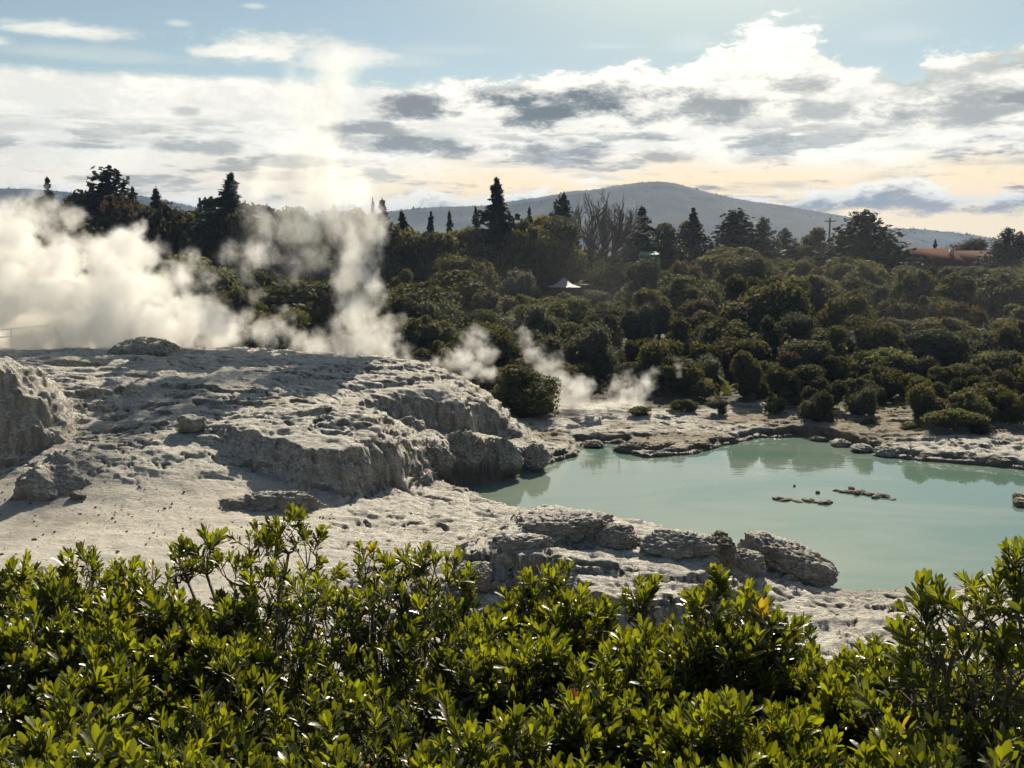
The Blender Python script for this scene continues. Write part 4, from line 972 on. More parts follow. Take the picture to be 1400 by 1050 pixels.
# pavilion with a white peaked canopy
x, y, z = atd(771, 392, 122.5); zg = ground_z(x, y)
pv = empty('pavilion', (x, y, zg), 'small open pavilion with a white peaked canopy among the trees', 'pavilion')
W_, ht = 1.75, z - zg
u = np.linspace(0, 1, 7)
V, Fq = [], []
for q in u:
    rr = W_ * 1.1 * (1 - q) ** 1.0 * (1 - .25 * math.sin(q * 3.14)) + .05; zz = ht + 1.15 * q ** 1.25
    V += [(-rr, -rr, zz), (rr, -rr, zz), (rr, rr, zz), (-rr, rr, zz)]
for k in range(6):
    for j in range(4): Fq.append((k * 4 + j, k * 4 + (j + 1) % 4, k * 4 + 4 + (j + 1) % 4, k * 4 + 4 + j))
part('canopy', (np.array(V), np.array(Fq)), MAT_WHITE, pv)
for sx in (-1, 1):
    for sy in (-1, 1): part('post', box((sx * W_ * .95, sy * W_ * .95, ht / 2), (.14, .14, ht)), MAT_DARKWOOD, pv)
part('back_wall', box((0, W_ * .8, ht / 2 - .1), (W_ * 1.8, .12, ht - .2)), MAT_DARKWOOD, pv)
part('counter', box((0, -W_ * .8, .5), (W_ * 1.7, .5, 1.0)), MAT_GREYWOOD, pv)
x2, y2, z2 = atd(797, 392, 123.5); zg2 = ground_z(x2, y2)
sh = empty('shelter', (x2, y2, zg2), 'little flat-roofed shelter right beside the white pavilion', 'shelter')
part('roof', box((0, 0, z2 - zg2 + .2), (1.5, 1.4, .2)), MAT_WHITE, sh)
for sx in (-.6, .6): part('post', box((sx, -.5, (z2 - zg2) / 2), (.1, .1, z2 - zg2)), MAT_DARKWOOD, sh)
part('wall', box((0, .6, (z2 - zg2) / 2), (1.4, .1, z2 - zg2)), MAT_DARKWOOD, sh)
# green awning stall on the ridge
x, y, z = atd(888, 341, 137); zg = ground_z(x, y)
st = empty('awning_stall', (x, y, zg), 'stall under a bright green awning on the ridge', 'stall')
hh = z - zg
th = np.linspace(0, 1, 6)
V = [(sx * 1.35, -.9 + 1.8 * t, hh - .28 - .5 * (1 - t) ** 1.5 - .0) for t in th for sx in (-1, 1)] + [(sx * 1.35, -.9 + 1.8 * t, hh - .34 - .5 * (1 - t) ** 1.5) for t in th for sx in (-1, 1)]
Fq = [(2 * k, 2 * k + 1, 2 * k + 3, 2 * k + 2) for k in range(5)] + [(12 + 2 * k, 14 + 2 * k, 15 + 2 * k, 13 + 2 * k) for k in range(5)] + [(0, 12, 13, 1), (10, 11, 23, 22)]
part('awning', (np.array(V), np.array(Fq)), MAT_GREEN, st)
part('valance', [box((0, -.92, hh - .95), (2.7, .03, .42))], MAT_GREEN, st)
for sx in (-1.25, 1.25):
    for sy in (-.8, .8): part('post', box((sx, sy, (hh - .4) / 2), (.1, .1, hh - .4)), MAT_PALE, st)
part('back_wall', box((0, .85, hh / 2 - .3), (2.5, .08, hh - .7)), MAT_DARKWOOD, st)
part('counter', box((0, -.7, .5), (2.4, .4, 1.0)), MAT_GREYWOOD, st)
# utility pole
x, y, zt = atd(1135, 298, 152); zg = ground_z(x, y)
up = empty('utility_pole', (x, y, zg), 'grey wooden utility pole with a crossarm above the wood', 'pole')
part('pole', tube([(0, 0, -.3), (0, 0, (zt - zg) / 2), (0, 0, zt - zg)], [.19, .16, .13], 8), MAT_GREYWOOD, up, True)
part('crossarm', box((0, -.15, zt - zg - .5), (1.7, .12, .14)), MAT_GREYWOOD, up)
for sx in (-.75, -.4, .4, .75): part('insulator', tube([(sx, -.15, zt - zg - .42), (sx, -.15, zt - zg - .3), (sx, -.15, zt - zg - .2)], [.05, .06, .03], 6), MAT_PALE, up)
# white handrail at the left behind the steam
x0, y0, z0 = atd(-40, 455, 66); x1, y1, z1 = atd(72, 444, 64); xm, ym = (x0 + x1) / 2, (y0 + y1) / 2
fr = empty('railing', (xm, ym, 4.6), 'pale handrail on posts partly lost in the big steam cloud', 'railing')
part('rail', tube([(x0 - xm, y0 - ym, z0 - 4.6), (0, 0, (z0 + z1) / 2 - 4.6), (x1 - xm, y1 - ym, z1 - 4.6)], [.05, .05, .05], 6), MAT_PALE, fr, True)
part('rail', tube([(x0 - xm, y0 - ym, z0 - 5.1), (0, 0, (z0 + z1) / 2 - 5.1), (x1 - xm, y1 - ym, z1 - 5.1)], [.035, .035, .035], 6), MAT_PALE, fr, True)
for k in range(5):
    t = k / 4
    part('post', box((x0 - xm + (x1 - x0) * t, y0 - ym + (y1 - y0) * t, (z0 + (z1 - z0) * t - 4.6) / 2 - .3), (.08, .08, z0 + (z1 - z0) * t - 4.6 + .7)), MAT_PALE, fr)
#NEXT2
# ------------------------------------------------------------------ haze over the whole valley
def haze():
    m_, n, out = newmat('valley_haze')
    pv_ = n.node('ShaderNodeVolumePrincipled')
    pv_.inputs['Color'].default_value = (0.28, 0.40, 0.66, 1); pv_.inputs['Density'].default_value = HAZE; pv_.inputs['Anisotropy'].default_value = 0.25
    n.L.new(pv_.outputs[0], out.inputs['Volume'])
    v, f = box((0, 200, 60), (5700, 5900, 220))
    link('haze', mesh_np('haze', v, f, m_, False), kind='stuff', label='pale haze in the valley air')
haze()

# ------------------------------------------------------------------ steam
def steam_mat(name, dens, aniso=0.35):
    m_, n, out = newmat(name)
    pv_ = n.node('ShaderNodeVolumePrincipled')
    pv_.inputs['Color'].default_value = (0.99, 0.985, 0.97, 1); pv_.inputs['Density'].default_value = dens; pv_.inputs['Anisotropy'].default_value = aniso
    n.L.new(pv_.outputs[0], out.inputs['Volume'])
    return m_
def steam(name, label, puffs, voxel, mat, warp=(0.55, 0.35, 0.16), wsc=(0.35, 1.0, 3.2), wisp=(0.0, 0.5, 0.5), wscale=(1, 1, 1), edge=0.35, seed=0.0):
    """puffs: (x, y, z, r, density). A field of soft billows round the puffs, turned into a volume.
    wisp: (amount, threshold, scale) of the streaky gaps"""
    pts = np.array(puffs, float)
    me = bpy.data.meshes.new(name); me.vertices.add(len(pts)); me.vertices.foreach_set('co', pts[:, :3].astype(np.float32).ravel())
    for k, an in ((3, 'puff_r'), (4, 'puff_d')):
        a = me.attributes.new(an, 'FLOAT', 'POINT'); a.data.foreach_set('value', pts[:, k].astype(np.float32))
    me.update(); me.materials.append(mat)
    o = link(name, me, kind='stuff', label=label)
    tr = bpy.data.node_groups.new(name, 'GeometryNodeTree')
    tr.interface.new_socket('Geometry', in_out='INPUT', socket_type='NodeSocketGeometry'); tr.interface.new_socket('Geometry', in_out='OUTPUT', socket_type='NodeSocketGeometry')
    n = NT(tr)
    gi = n.node('NodeGroupInput').outputs[0]
    pos = n.node('GeometryNodeInputPosition').outputs[0]
    sp = n.v('ADD', pos, (seed, seed * .7, seed * .3))
    q = pos
    for amp, s_ in zip(warp, wsc):
        c = n.noise(sp, s_, 2 if s_ < 2 else 1, 0.5, out='Color')
        q = n.v('ADD', q, n.v('SCALE', n.v('SUBTRACT', c, (.5, .5, .5)), scale=amp * 2))
    sn = n.node('GeometryNodeSampleNearest', domain='POINT'); n.L.new(gi, sn.inputs[0]); n.put(sn.inputs['Sample Position'], q)
    def samp(typ, val):
        si = n.node('GeometryNodeSampleIndex', data_type=typ, domain='POINT'); n.L.new(gi, si.inputs[0]); n.put(si.inputs[1], val); n.L.new(sn.outputs[0], si.inputs['Index'])
        return si.outputs[0]
    def named(nm):
        na = n.node('GeometryNodeInputNamedAttribute', data_type='FLOAT'); na.inputs[0].default_value = nm
        return na.outputs[0]
    cpos = samp('FLOAT_VECTOR', n.node('GeometryNodeInputPosition').outputs[0]); rr = samp('FLOAT', named('puff_r')); dd = samp('FLOAT', named('puff_d'))
    s_ = n.m('SUBTRACT', 1.0, n.m('DIVIDE', n.v('DISTANCE', q, cpos), rr))
    den = n.m('MULTIPLY', n.ss(s_, 0.0, edge), dd)
    if wisp[0] > 0:
        wn = n.noise(n.v('MULTIPLY', sp, wscale), wisp[2], 4, 0.6, dist=0.6)
        den = n.m('MULTIPLY', den, n.ss(wn, wisp[1] - .10, wisp[1] + .16, 1 - wisp[0], 1.0))
    vc = n.node('GeometryNodeVolumeCube')
    pad = pts[:, 3].max() * 0.5 + sum(warp)
    lo = (pts[:, :3] - pts[:, 3:4]).min(0) - pad * .6; hi = (pts[:, :3] + pts[:, 3:4]).max(0) + pad * .6
    res = np.ceil((hi - lo) / voxel).astype(int)
    n.put(vc.inputs['Density'], den); vc.inputs['Min'].default_value = tuple(lo); vc.inputs['Max'].default_value = tuple(hi)
    for k, a in enumerate('XYZ'): vc.inputs['Resolution ' + a].default_value = int(res[k])
    sm = n.node('GeometryNodeSetMaterial'); n.L.new(vc.outputs[0], sm.inputs[0]); sm.inputs['Material'].default_value = mat
    go = n.node('NodeGroupOutput'); n.L.new(sm.outputs[0], go.inputs[0])
    md = o.modifiers.new('steam', 'NODES'); md.node_group = tr
    return o
def puff_px(lst, d, dj, den=1.0, seed=1, sub=3):
    """(px, py, radius in pixels[, density]) blobs, each broken into a few puffs in depth"""
    rg = random.Random(seed); out = []
    for q in lst:
        px, py, rp = q[:3]; dn = q[3] if len(q) > 3 else 1.0; dd = d + (q[4] if len(q) > 4 else 0)
        for k in range(sub):
            dk = dd + rg.uniform(-dj, dj)
            r = rp * dk / F
            x, y, z = atd(px + rg.gauss(0, .35) * rp * (k > 0), py + rg.gauss(0, .3) * rp * (k > 0), dk)
            out.append((x, y, z, r * (1 if k == 0 else rg.uniform(.55, .85)), dn * den))
    return out
S_DENSE, S_MID, S_THIN = steam_mat('dense_steam', 0.85, 0.0), steam_mat('steam', 0.58, .1), steam_mat('thin_steam', 0.26, .2)
big = [(-40, 430, 90), (20, 400, 75), (75, 400, 70), (130, 400, 66), (175, 375, 55), (170, 335, 34), (195, 350, 28), (140, 350, 35), (30, 345, 48), (-30, 350, 60), (85, 350, 34), (215, 430, 50), (255, 450, 42), (290, 462, 24), (160, 450, 58), (100, 450, 55), (40, 470, 45), (-20, 480, 50),
       (70, 320, 20, .5), (115, 330, 18, .5), (185, 312, 16), (210, 390, 26, .7)]
steam('steam_cloud', 'big dense white steam cloud billowing behind the terrace at the left', puff_px(big, 64.5, 3.0, 1.0, 3, 4), 0.11, S_DENSE, (0.9, 0.6, 0.40, 0.22), (0.3, 0.9, 2.2, 5.0), (0.8, 0.42, 0.7), edge=.48, seed=3.1)
veil = [(20, 300, 34), (60, 290, 30), (-20, 300, 40), (90, 305, 22), (10, 275, 18, .6), (245, 380, 28, .8), (265, 350, 20, .7), (290, 420, 24, .8), (225, 345, 14, .5), (320, 445, 26, 1.0), (340, 400, 20, .6), (310, 350, 18, .5), (385, 440, 20, .9), (360, 455, 22, 1.0), (290, 385, 18, .6), (350, 350, 26, .7)]
steam('steam_wisps', 'thin torn wisps of steam between the big cloud and the tall plume', puff_px(veil, 66.5, 2.5, 1.0, 5, 3), 0.13, S_MID, (1.3, 0.9, 0.5, .26), (0.35, 0.9, 2.3, 5.0), (0.97, 0.465, 0.6), (1, 1, .7), edge=.6, seed=9.1)
plume = [(500, 470, 40, 1.2), (470, 470, 36), (530, 465, 26), (440, 470, 28, .8), (410, 468, 22, .7), (505, 440, 38, 1.1), (480, 440, 32), (530, 440, 18, .8), (500, 410, 30, 1.1), (475, 405, 24), (480, 380, 30, 1.2), (465, 385, 20), (500, 375, 20), (485, 350, 30, 1.1), (510, 345, 22, .9), (495, 325, 34, 1.0), (515, 318, 22, .9), (470, 320, 28, .8), (490, 300, 36, .8), (460, 300, 34, .7), (430, 305, 38, .5), (400, 320, 38, .4), (375, 305, 36, .32), (410, 280, 40, .42), (450, 275, 40, .5), (340, 325, 30, .26), (365, 350, 28, .3), (395, 365, 26, .3), (430, 350, 28, .38), (320, 360, 22, .25), (555, 480, 14, .7), (545, 440, 12, .6)]
steam('steam_plume', 'tall white steam plume rising from the middle of the terrace', puff_px(plume, 64.5, 1.6, 1.0, 7, 3), 0.115, S_MID, (0.8, 0.65, 0.42, .22), (0.4, 1.1, 2.8, 6.0), (0.97, 0.462, 0.75), (1, 1, .55), edge=.6, seed=5.3)
drift = [(440, 260, 50), (410, 235, 45, .8), (450, 220, 45, .8), (420, 190, 40, .7), (440, 160, 40, .6), (410, 140, 40, .5), (450, 120, 44, .5), (470, 90, 34, .4), (400, 100, 26, .3), (500, 90, 28, .35), (370, 240, 35, .5), (480, 260, 40, .6), (350, 265, 30, .5)]
steam('steam_drift', 'faint steam drifting up into the sky above the tall plume', puff_px(drift, 66, 2.0, 1.0, 9, 3), 0.3, steam_mat('drifting_steam', 0.9, .2), (1.2, 0.8, 0.5), (0.25, .8, 2.2), (0.9, 0.46, 0.35), edge=.9, seed=2.7)
ve = [(690, 520, 12, .6), (595, 500, 14, .8), (650, 505, 24), (635, 490, 22), (645, 465, 18, .8), (660, 480, 18, .8), (620, 495, 16, .8), (668, 510, 16), (610, 478, 12, .6), (655, 452, 12, .5)]
steam('steam_vent', 'ragged steam puff on the right shoulder of the terrace', puff_px(ve, 66, 1.2, 1.5, 11, 3), 0.13, S_MID, (0.7, 0.55, 0.38, .20), (0.5, 1.3, 3.2, 6.5), (.92, 0.46, 0.9), edge=.6, seed=7.7)
ve = [(795, 545, 24, .9), (735, 520, 16, .6), (700, 440, 10, .3), (785, 555, 28, 1.2), (765, 550, 24, 1.1), (810, 558, 20), (760, 525, 24, .9), (745, 505, 22, .8), (730, 485, 18, .7), (720, 465, 14, .6), (755, 495, 20, .6), (775, 530, 22, .7), (715, 455, 10, .5), (740, 545, 16, .8)]
steam('steam_vent', 'slanting steam plume over the white sinter flat in the middle', puff_px(ve, 68, 1.2, 1.5, 13, 3), 0.13, S_MID, (0.7, 0.55, 0.38, .20), (0.5, 1.3, 3.2, 6.5), (.9, 0.45, 0.9), edge=.6, seed=1.7)
ve = [(850, 550, 20), (870, 540, 22), (885, 525, 16, .8), (835, 558, 18), (845, 528, 16, .6), (860, 515, 12, .5), (890, 510, 10, .6)]
steam('steam_vent', 'low steam puff by the mounded olive shrub', puff_px(ve, 68.5, 1.0, 1.5, 15, 3), 0.13, S_MID, (0.7, 0.55, 0.38, .20), (0.5, 1.3, 3.2, 6.5), (.92, 0.46, 0.9), edge=.6, seed=4.7)
ve = [(928, 512, 7, .8), (928, 500, 8, .8), (925, 490, 6, .6), (972, 485, 4, .6), (976, 495, 4, .6)]
steam('steam_wisp', 'thin wisp of steam standing at the edge of the trees', puff_px(ve, 71, .3, 1.0, 17, 2), 0.08, S_MID, (0.25, 0.16, 0.1), (1, 2.5, 5), (.8, 0.45, 1.5), edge=.6, seed=4.2)
ve = [(1172, 474, 3, .8), (1168, 467, 4, .7), (1165, 461, 5, .6), (1163, 455, 4, .4)]
steam('steam_wisp', 'tiny wisp of steam among the trees above the pool', puff_px(ve, 76, .2, 1.0, 19, 2), 0.07, S_MID, (0.15, 0.1, 0.06), (1, 2.5, 5), (.6, 0.45, 1.5), edge=.6, seed=4.9)
low = [(330, 476, 16), (370, 478, 18), (410, 480, 18), (450, 482, 20), (490, 486, 20), (530, 488, 20), (560, 495, 16), (585, 505, 12, .7), (520, 505, 14, .5), (470, 500, 14, .4), (300, 472, 14)]
steam('ground_steam', 'low steam creeping along the rim of the terrace', puff_px(low, 62.0, 1.6, 1.0, 21, 3), 0.15, S_THIN, (0.5, 0.35, 0.2), (0.5, 1.4, 3), (0.6, 0.42, 0.7), (.5, 1, 1), edge=.8, seed=6.2)
veil_puffs = [(px, py, rp) for px, py, rp in [(420, 330, 160), (650, 400, 170), (850, 400, 190), (1050, 400, 200), (1250, 400, 200), (1420, 420, 180)]]  # haze layer added over the wood to lift its dark tones
steam('steam_drift', 'very thin vapour layer added to veil and lighten the wood', puff_px(veil_puffs, 100, 18, 1.0, 31, 3), 0.9, steam_mat('vapour', 0.0009, .4), (3, 1.5), (0.06, .2), (0.5, 0.45, 0.08), edge=1.0, seed=8.2)
#NEXT3
# ------------------------------------------------------------------ the shrubs in front of the camera
def leaf_mat():
    m_, n, out = newmat('glossy_leaf')
    t = n.attr('tint')
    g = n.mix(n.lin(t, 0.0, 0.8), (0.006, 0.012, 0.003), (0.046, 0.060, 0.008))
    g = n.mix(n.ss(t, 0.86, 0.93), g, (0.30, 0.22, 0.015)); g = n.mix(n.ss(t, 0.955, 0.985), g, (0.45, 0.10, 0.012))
    geo = n.node('ShaderNodeNewGeometry')
    pos = geo.outputs['Position']
    g = n.mix(n.m('MULTIPLY', n.ss(n.noise(pos, 60, 3, 0.6), 0.62, 0.75), 0.35), g, (0.10, 0.07, 0.02))
    g = n.mix(n.m('MULTIPLY', n.attr('rib'), 0.4), g, (0.16, 0.17, 0.05))
    hue = n.node('ShaderNodeHueSaturation'); n.put(hue.inputs['Color'], g); n.put(hue.inputs['Hue'], n.lin(n.noise(pos, 2.2, 3, .6), .3, .7, .475, .52)); n.put(hue.inputs['Saturation'], n.lin(n.noise(pos, 1.7, 2, .5), .3, .7, 1.05, .75))
    g = hue.outputs[0]
    up = principled(n, g, n.lin(n.noise(pos, 12, 3, .6), .3, .7, .26, .5), bump(n, n.noise(pos, 90, 2, 0.5), 0.12, 0.01), 0.6)
    tr = n.node('ShaderNodeBsdfTranslucent')
    tc = n.mix(n.lin(t, 0.0, 0.8), (0.02, 0.034, 0.002), (0.42, 0.45, 0.010)); tc = n.mix(n.ss(t, 0.86, 0.93), tc, (0.75, 0.50, 0.02)); tc = n.mix(n.ss(t, 0.955, 0.985), tc, (0.8, 0.16, 0.02))
    n.put(tr.inputs[0], tc)
    ms = n.node('ShaderNodeMixShader'); ms.inputs[0].default_value = 0.33
    n.L.new(up, ms.inputs[1]); n.L.new(tr.outputs[0], ms.inputs[2]); n.L.new(ms.outputs[0], out.inputs[0])
    return m_
MAT_LEAF = leaf_mat()
MAT_STEM = simple('shrub_stem', (0.13, 0.105, 0.075), 0.85, 30)
def leaf_template(bend, fold, L=1.0, w=0.155):
    """obovate leaf along +Y, upper side +Z: five stations of three vertices and a blunt tip"""
    ys = np.array([0.0, 0.10, 0.36, 0.66, 0.88, 1.0]) * L
    ws = np.array([0.10, 0.22, 0.72, 1.0, 0.74, 0.16]) * w
    V, rib = [], []
    for y_, w_ in zip(ys, ws):
        z_ = -bend * (y_ / L) ** 2
        V += [(-w_, y_, z_ + fold * w_), (0, y_, z_), (w_, y_, z_ + fold * w_)]; rib += [0, 1, 0]
    Fq = []
    for k in range(5):
        a = 3 * k; Fq += [(a, a + 1, a + 4, a + 3), (a + 1, a + 2, a + 5, a + 4)]
    return np.array(V), np.array(Fq), np.array(rib, float)
def lean_leaf(bend, fold, L=1.0, w=0.155):
    """the same leaf with fewer faces, for the mass of the foliage"""
    V = [(0, 0, 0)]; rib = [1]
    for y_, w_ in ((.40, .80 * w), (.78, .95 * w)):
        z_ = -bend * y_ ** 2
        V += [(-w_, y_, z_ + fold * w_), (0, y_, z_), (w_, y_, z_ + fold * w_)]; rib += [0, 1, 0]
    V.append((0, 1, -bend)); rib.append(0)
    return np.array(V), np.array([(0, 2, 1, 1), (0, 3, 2, 2), (1, 2, 5, 4), (2, 3, 6, 5), (4, 5, 7, 7), (5, 6, 7, 7)]), np.array(rib, float)
LEAN = [lean_leaf(b, f) for b, f in ((-.10, .35), (.05, .45), (.14, .3), (.24, .25))]
TEMPL = [leaf_template(b, f) for b, f in ((-.10, .35), (.05, .45), (.14, .3), (.24, .25))]
# one mesh for each leaf shape and colour, shared by the leaves that are objects of their own
LEAFMESH = {}
def leaf_data(ti, tint):
    k = (ti, tint)
    if k not in LEAFMESH:
        V, Fq, rib = TEMPL[ti]
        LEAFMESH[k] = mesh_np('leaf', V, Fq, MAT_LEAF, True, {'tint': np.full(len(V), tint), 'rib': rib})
    return LEAFMESH[k]
TINTS = (0.05, 0.2, 0.35, 0.5, 0.65, 0.8, 0.91, 1.0)
GRID_Z = None
def shrub(label, lumps, base_px, d_base, seed, n_mult=1.0, yellow=0.012, fill=None):
    """lumps: (px, py of the top, distance, half width px, height px). Branches run from the foot of the shrub to
    each lump, twigs from there to leafy shoots over and inside the lump"""
    rg = np.random.default_rng(seed)
    bx, by, _ = atd(base_px, 1050, d_base); bz = ground_z(bx, by)
    root = empty('shrub', (bx, by, bz), label, 'shrub', 'glossy-leaved shrubs in front of the terrace')
    origin = np.array([bx, by, bz])
    tips, axes, sizes, bright, twigs, branches = [], [], [], [], [], []
    for (px, pyt, d, hw, hp) in lumps:
        r = hw * d / F; rz = hp * d / F
        c = np.array(atd(px, pyt + hp, d)); top_c = c + np.array([0, 0, -rz * .9])
        n = int(max(7, 34 * (r / .17) ** 2 * (rz / .17) ** .5 * n_mult))
        dirs = rg.normal(size=(n, 3)); dirs /= np.linalg.norm(dirs, axis=1, keepdims=True)
        dirs[:, 2] = np.where(dirs[:, 2] < -0.25, np.abs(dirs[:, 2]), dirs[:, 2])
        rr = rg.uniform(0.25, 1.0, n) ** .45
        P_ = c + dirs * rr[:, None] * np.array([r, r * 1.1, rz])
        ax = dirs * np.array([.75, .75, .5]) + np.array([0, 0.05, .75]) + rg.normal(size=(n, 3)) * .22
        ax /= np.linalg.norm(ax, axis=1, keepdims=True)
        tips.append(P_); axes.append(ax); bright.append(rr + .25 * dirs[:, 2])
        # the branch up to this lump
        mid = origin * .35 + c * .65 + np.array([rg.normal() * .08, rg.normal() * .08, -.25 * abs(c[2] - bz) * .4])
        low = c + np.array([rg.normal() * .03, rg.normal() * .03, -rz * .75])
        t = np.linspace(0, 1, 7)[:, None]
        curve = (1 - t) ** 2 * (origin + rg.normal(size=3) * np.array([.07, .07, 0])) + 2 * t * (1 - t) * mid + t ** 2 * low
        branches.append(tube(curve - origin, np.linspace(.017, .007, 7), 6))
        # forks, then a twig to each shoot
        forks = [low + np.array([math.cos(a) * r * .35, math.sin(a) * r * .35, rz * rg.uniform(.1, .5)]) for a in rg.uniform(0, 6.283, 5)]
        for q in forks: twigs.append(tube(np.array([low, (low + q) / 2 + rg.normal(size=3) * .012, q]) - origin, [.007, .0055, .0045], 4))
        fk = np.array(forks)
        for p_, a_ in zip(P_, ax):
            q = fk[((fk - p_) ** 2).sum(1).argmin()]
            s0 = p_ - a_ * .10
            twigs.append(tube(np.array([q, (q + s0) / 2 + np.array([0, 0, -.012]), s0, p_]) - origin, [.004, .0034, .003, .0018], 3))
    # leafy shoots through the body of the shrub, below the top sprays
    if fill:
        x0, x1, py0, d0 = fill
        n = int((x1 - x0) * (1090 - py0) / 100)
        py = py0 + (1090 - py0) * rg.uniform(0, 1, n); px = rg.uniform(x0, x1, n)
        dd = d0 + .45 - 1.35 * (py - py0) / 240 + rg.uniform(-.1, .9, n)
        Q = np.array([atd(a, b, c) for a, b, c in zip(px, py, dd)])
        clump = fbm(Q * 3.2, 2, seed=90) + .35 * vnoise(Q * 1.3, 92)
        Q = Q[clump > .10 - .12 * (Q[:, 0] > -.8)]; n = len(Q)
        ax = np.array([0, 0.1, .9]) + rg.normal(size=(n, 3)) * .35; ax /= np.linalg.norm(ax, axis=1, keepdims=True)
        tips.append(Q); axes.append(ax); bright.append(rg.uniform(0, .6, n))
        for p_, a_ in zip(Q, ax):
            s0 = p_ - a_ * .10; q = s0 - a_ * .05 + (origin - s0) * .12
            twigs.append(tube(np.array([q, s0, p_]) - origin, [.0045, .003, .0018], 3))
    T = np.concatenate(tips) - origin; A = np.concatenate(axes); B = np.concatenate(bright)
    nS = len(T); nl = 19
    cnt = rg.integers(11, nl + 1, nS)
    S = np.repeat(np.arange(nS), nl); K = np.tile(np.arange(nl), nS); ok = K < cnt[S]; S, K = S[ok], K[ok]
    f = K / (nl - 1)                                              # 0 at the tip of the shoot
    a = A[S]
    ref = np.where(np.abs(a[:, 2:3]) > .9, np.array([[1., 0, 0]]), np.array([[0, 0, 1.]]))
    e1 = np.cross(a, ref); e1 /= np.linalg.norm(e1, axis=1, keepdims=True); e2 = np.cross(a, e1)
    ph = K * 2.39996 + rg.uniform(0, 6.283, nS)[S] + rg.normal(size=len(K)) * .15
    rad = e1 * np.cos(ph)[:, None] + e2 * np.sin(ph)[:, None]
    th = np.radians(14 + 56 * f ** .9 + rg.normal(size=len(K)) * 9)
    dirl = a * np.cos(th)[:, None] + rad * np.sin(th)[:, None]
    dirl[:, 2] += .10 * f; dirl /= np.linalg.norm(dirl, axis=1, keepdims=True)
    up = a * np.sin(th)[:, None] - rad * np.cos(th)[:, None]
    up -= dirl * (up * dirl).sum(1, keepdims=True); up /= np.linalg.norm(up, axis=1, keepdims=True) + 1e-9
    roll = rg.normal(size=len(K)) * .35
    sd = np.cross(dirl, up)
    up = up * np.cos(roll)[:, None] + sd * np.sin(roll)[:, None]; sd = np.cross(dirl, up)
    ln = (0.040 + .020 * np.sin(np.clip(f * 1.5 + .25, 0, 1) * 3.14 * .75)) * rg.uniform(.75, 1.2, len(K)) * rg.uniform(.62, 1.25, nS)[S]
    base = T[S] - a * (0.088 * f ** 1.1)[:, None] + rad * .002
    sh = .02 + .36 * np.clip(B, 0, 1.1)[S] + rg.normal(0, .17, nS)[S] + rg.normal(size=len(K)) * .10 + .18 * (1 - f)  # leaf colour carries the shade inside the shrub: inner shoots darker, outer lighter
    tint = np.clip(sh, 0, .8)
    tint = np.where(rg.random(len(K)) < yellow * np.where(f > .6, 1.6, .5), .91, tint); tint = np.where(rg.random(len(K)) < .0008, 1.0, tint)
    shy = rg.random(nS) < .004; tint = np.where(shy[S] & (f < .7), .91, tint)
    ti = rg.integers(0, 4, len(K))
    # the leaves that show largest are objects of their own
    W_ = base + origin; u_, v_, w_ = proj((W_[:, 0], W_[:, 1], W_[:, 2]))
    score = ln / np.linalg.norm(W_ - np.array([0, 0, H]), axis=1) * (.6 + np.clip(B[S], 0, 1.2)) * np.where((u_ > -10) & (u_ < 1410) & (v_ < 1060), 1, 0) * rg.uniform(.85, 1, len(K))
    pick = np.zeros(len(K), bool); pick[np.argsort(-score)[:300]] = True
    pick &= score > 0
    Vs, Fs, F3s, Ts, Rb, o = [], [], [], [], [], 0
    for q in range(4):
        m = (ti == q) & ~pick; V0, F0, rib = LEAN[q]
        Vq = base[m][:, None] + (sd[m][:, None] * V0[None, :, :1] + dirl[m][:, None] * V0[None, :, 1:2] + up[m][:, None] * V0[None, :, 2:3]) * ln[m][:, None, None]
        k = m.sum(); Vs.append(Vq.reshape(-1, 3)); F4 = F0[2:4]; F3 = F0[[0, 1, 4, 5]][:, :3]
        off = (np.arange(k) * len(V0))[:, None, None] + o
        Fs.append((F4[None] + off).reshape(-1, 4)); F3s.append((F3[None] + off).reshape(-1, 3)); o += k * len(V0)
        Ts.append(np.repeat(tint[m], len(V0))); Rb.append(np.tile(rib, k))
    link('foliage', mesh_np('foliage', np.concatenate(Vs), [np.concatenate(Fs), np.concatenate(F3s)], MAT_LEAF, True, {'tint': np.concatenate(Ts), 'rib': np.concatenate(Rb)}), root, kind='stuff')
    for v, f_ in branches: link('branch', mesh_np('branch', v, f_, MAT_STEM), root)
    link('twigs', mesh_np('twigs', *joinm(twigs), MAT_STEM), root, kind='stuff')
    for i in np.nonzero(pick)[0]:
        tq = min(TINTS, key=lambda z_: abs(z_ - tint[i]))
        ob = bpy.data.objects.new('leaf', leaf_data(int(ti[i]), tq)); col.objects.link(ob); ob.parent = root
        l_ = ln[i]
        ob.matrix_local = Matrix(((sd[i, 0] * l_, dirl[i, 0] * l_, up[i, 0] * l_, base[i, 0]), (sd[i, 1] * l_, dirl[i, 1] * l_, up[i, 1] * l_, base[i, 1]), (sd[i, 2] * l_, dirl[i, 2] * l_, up[i, 2] * l_, base[i, 2]), (0, 0, 0, 1)))
    return len(K)
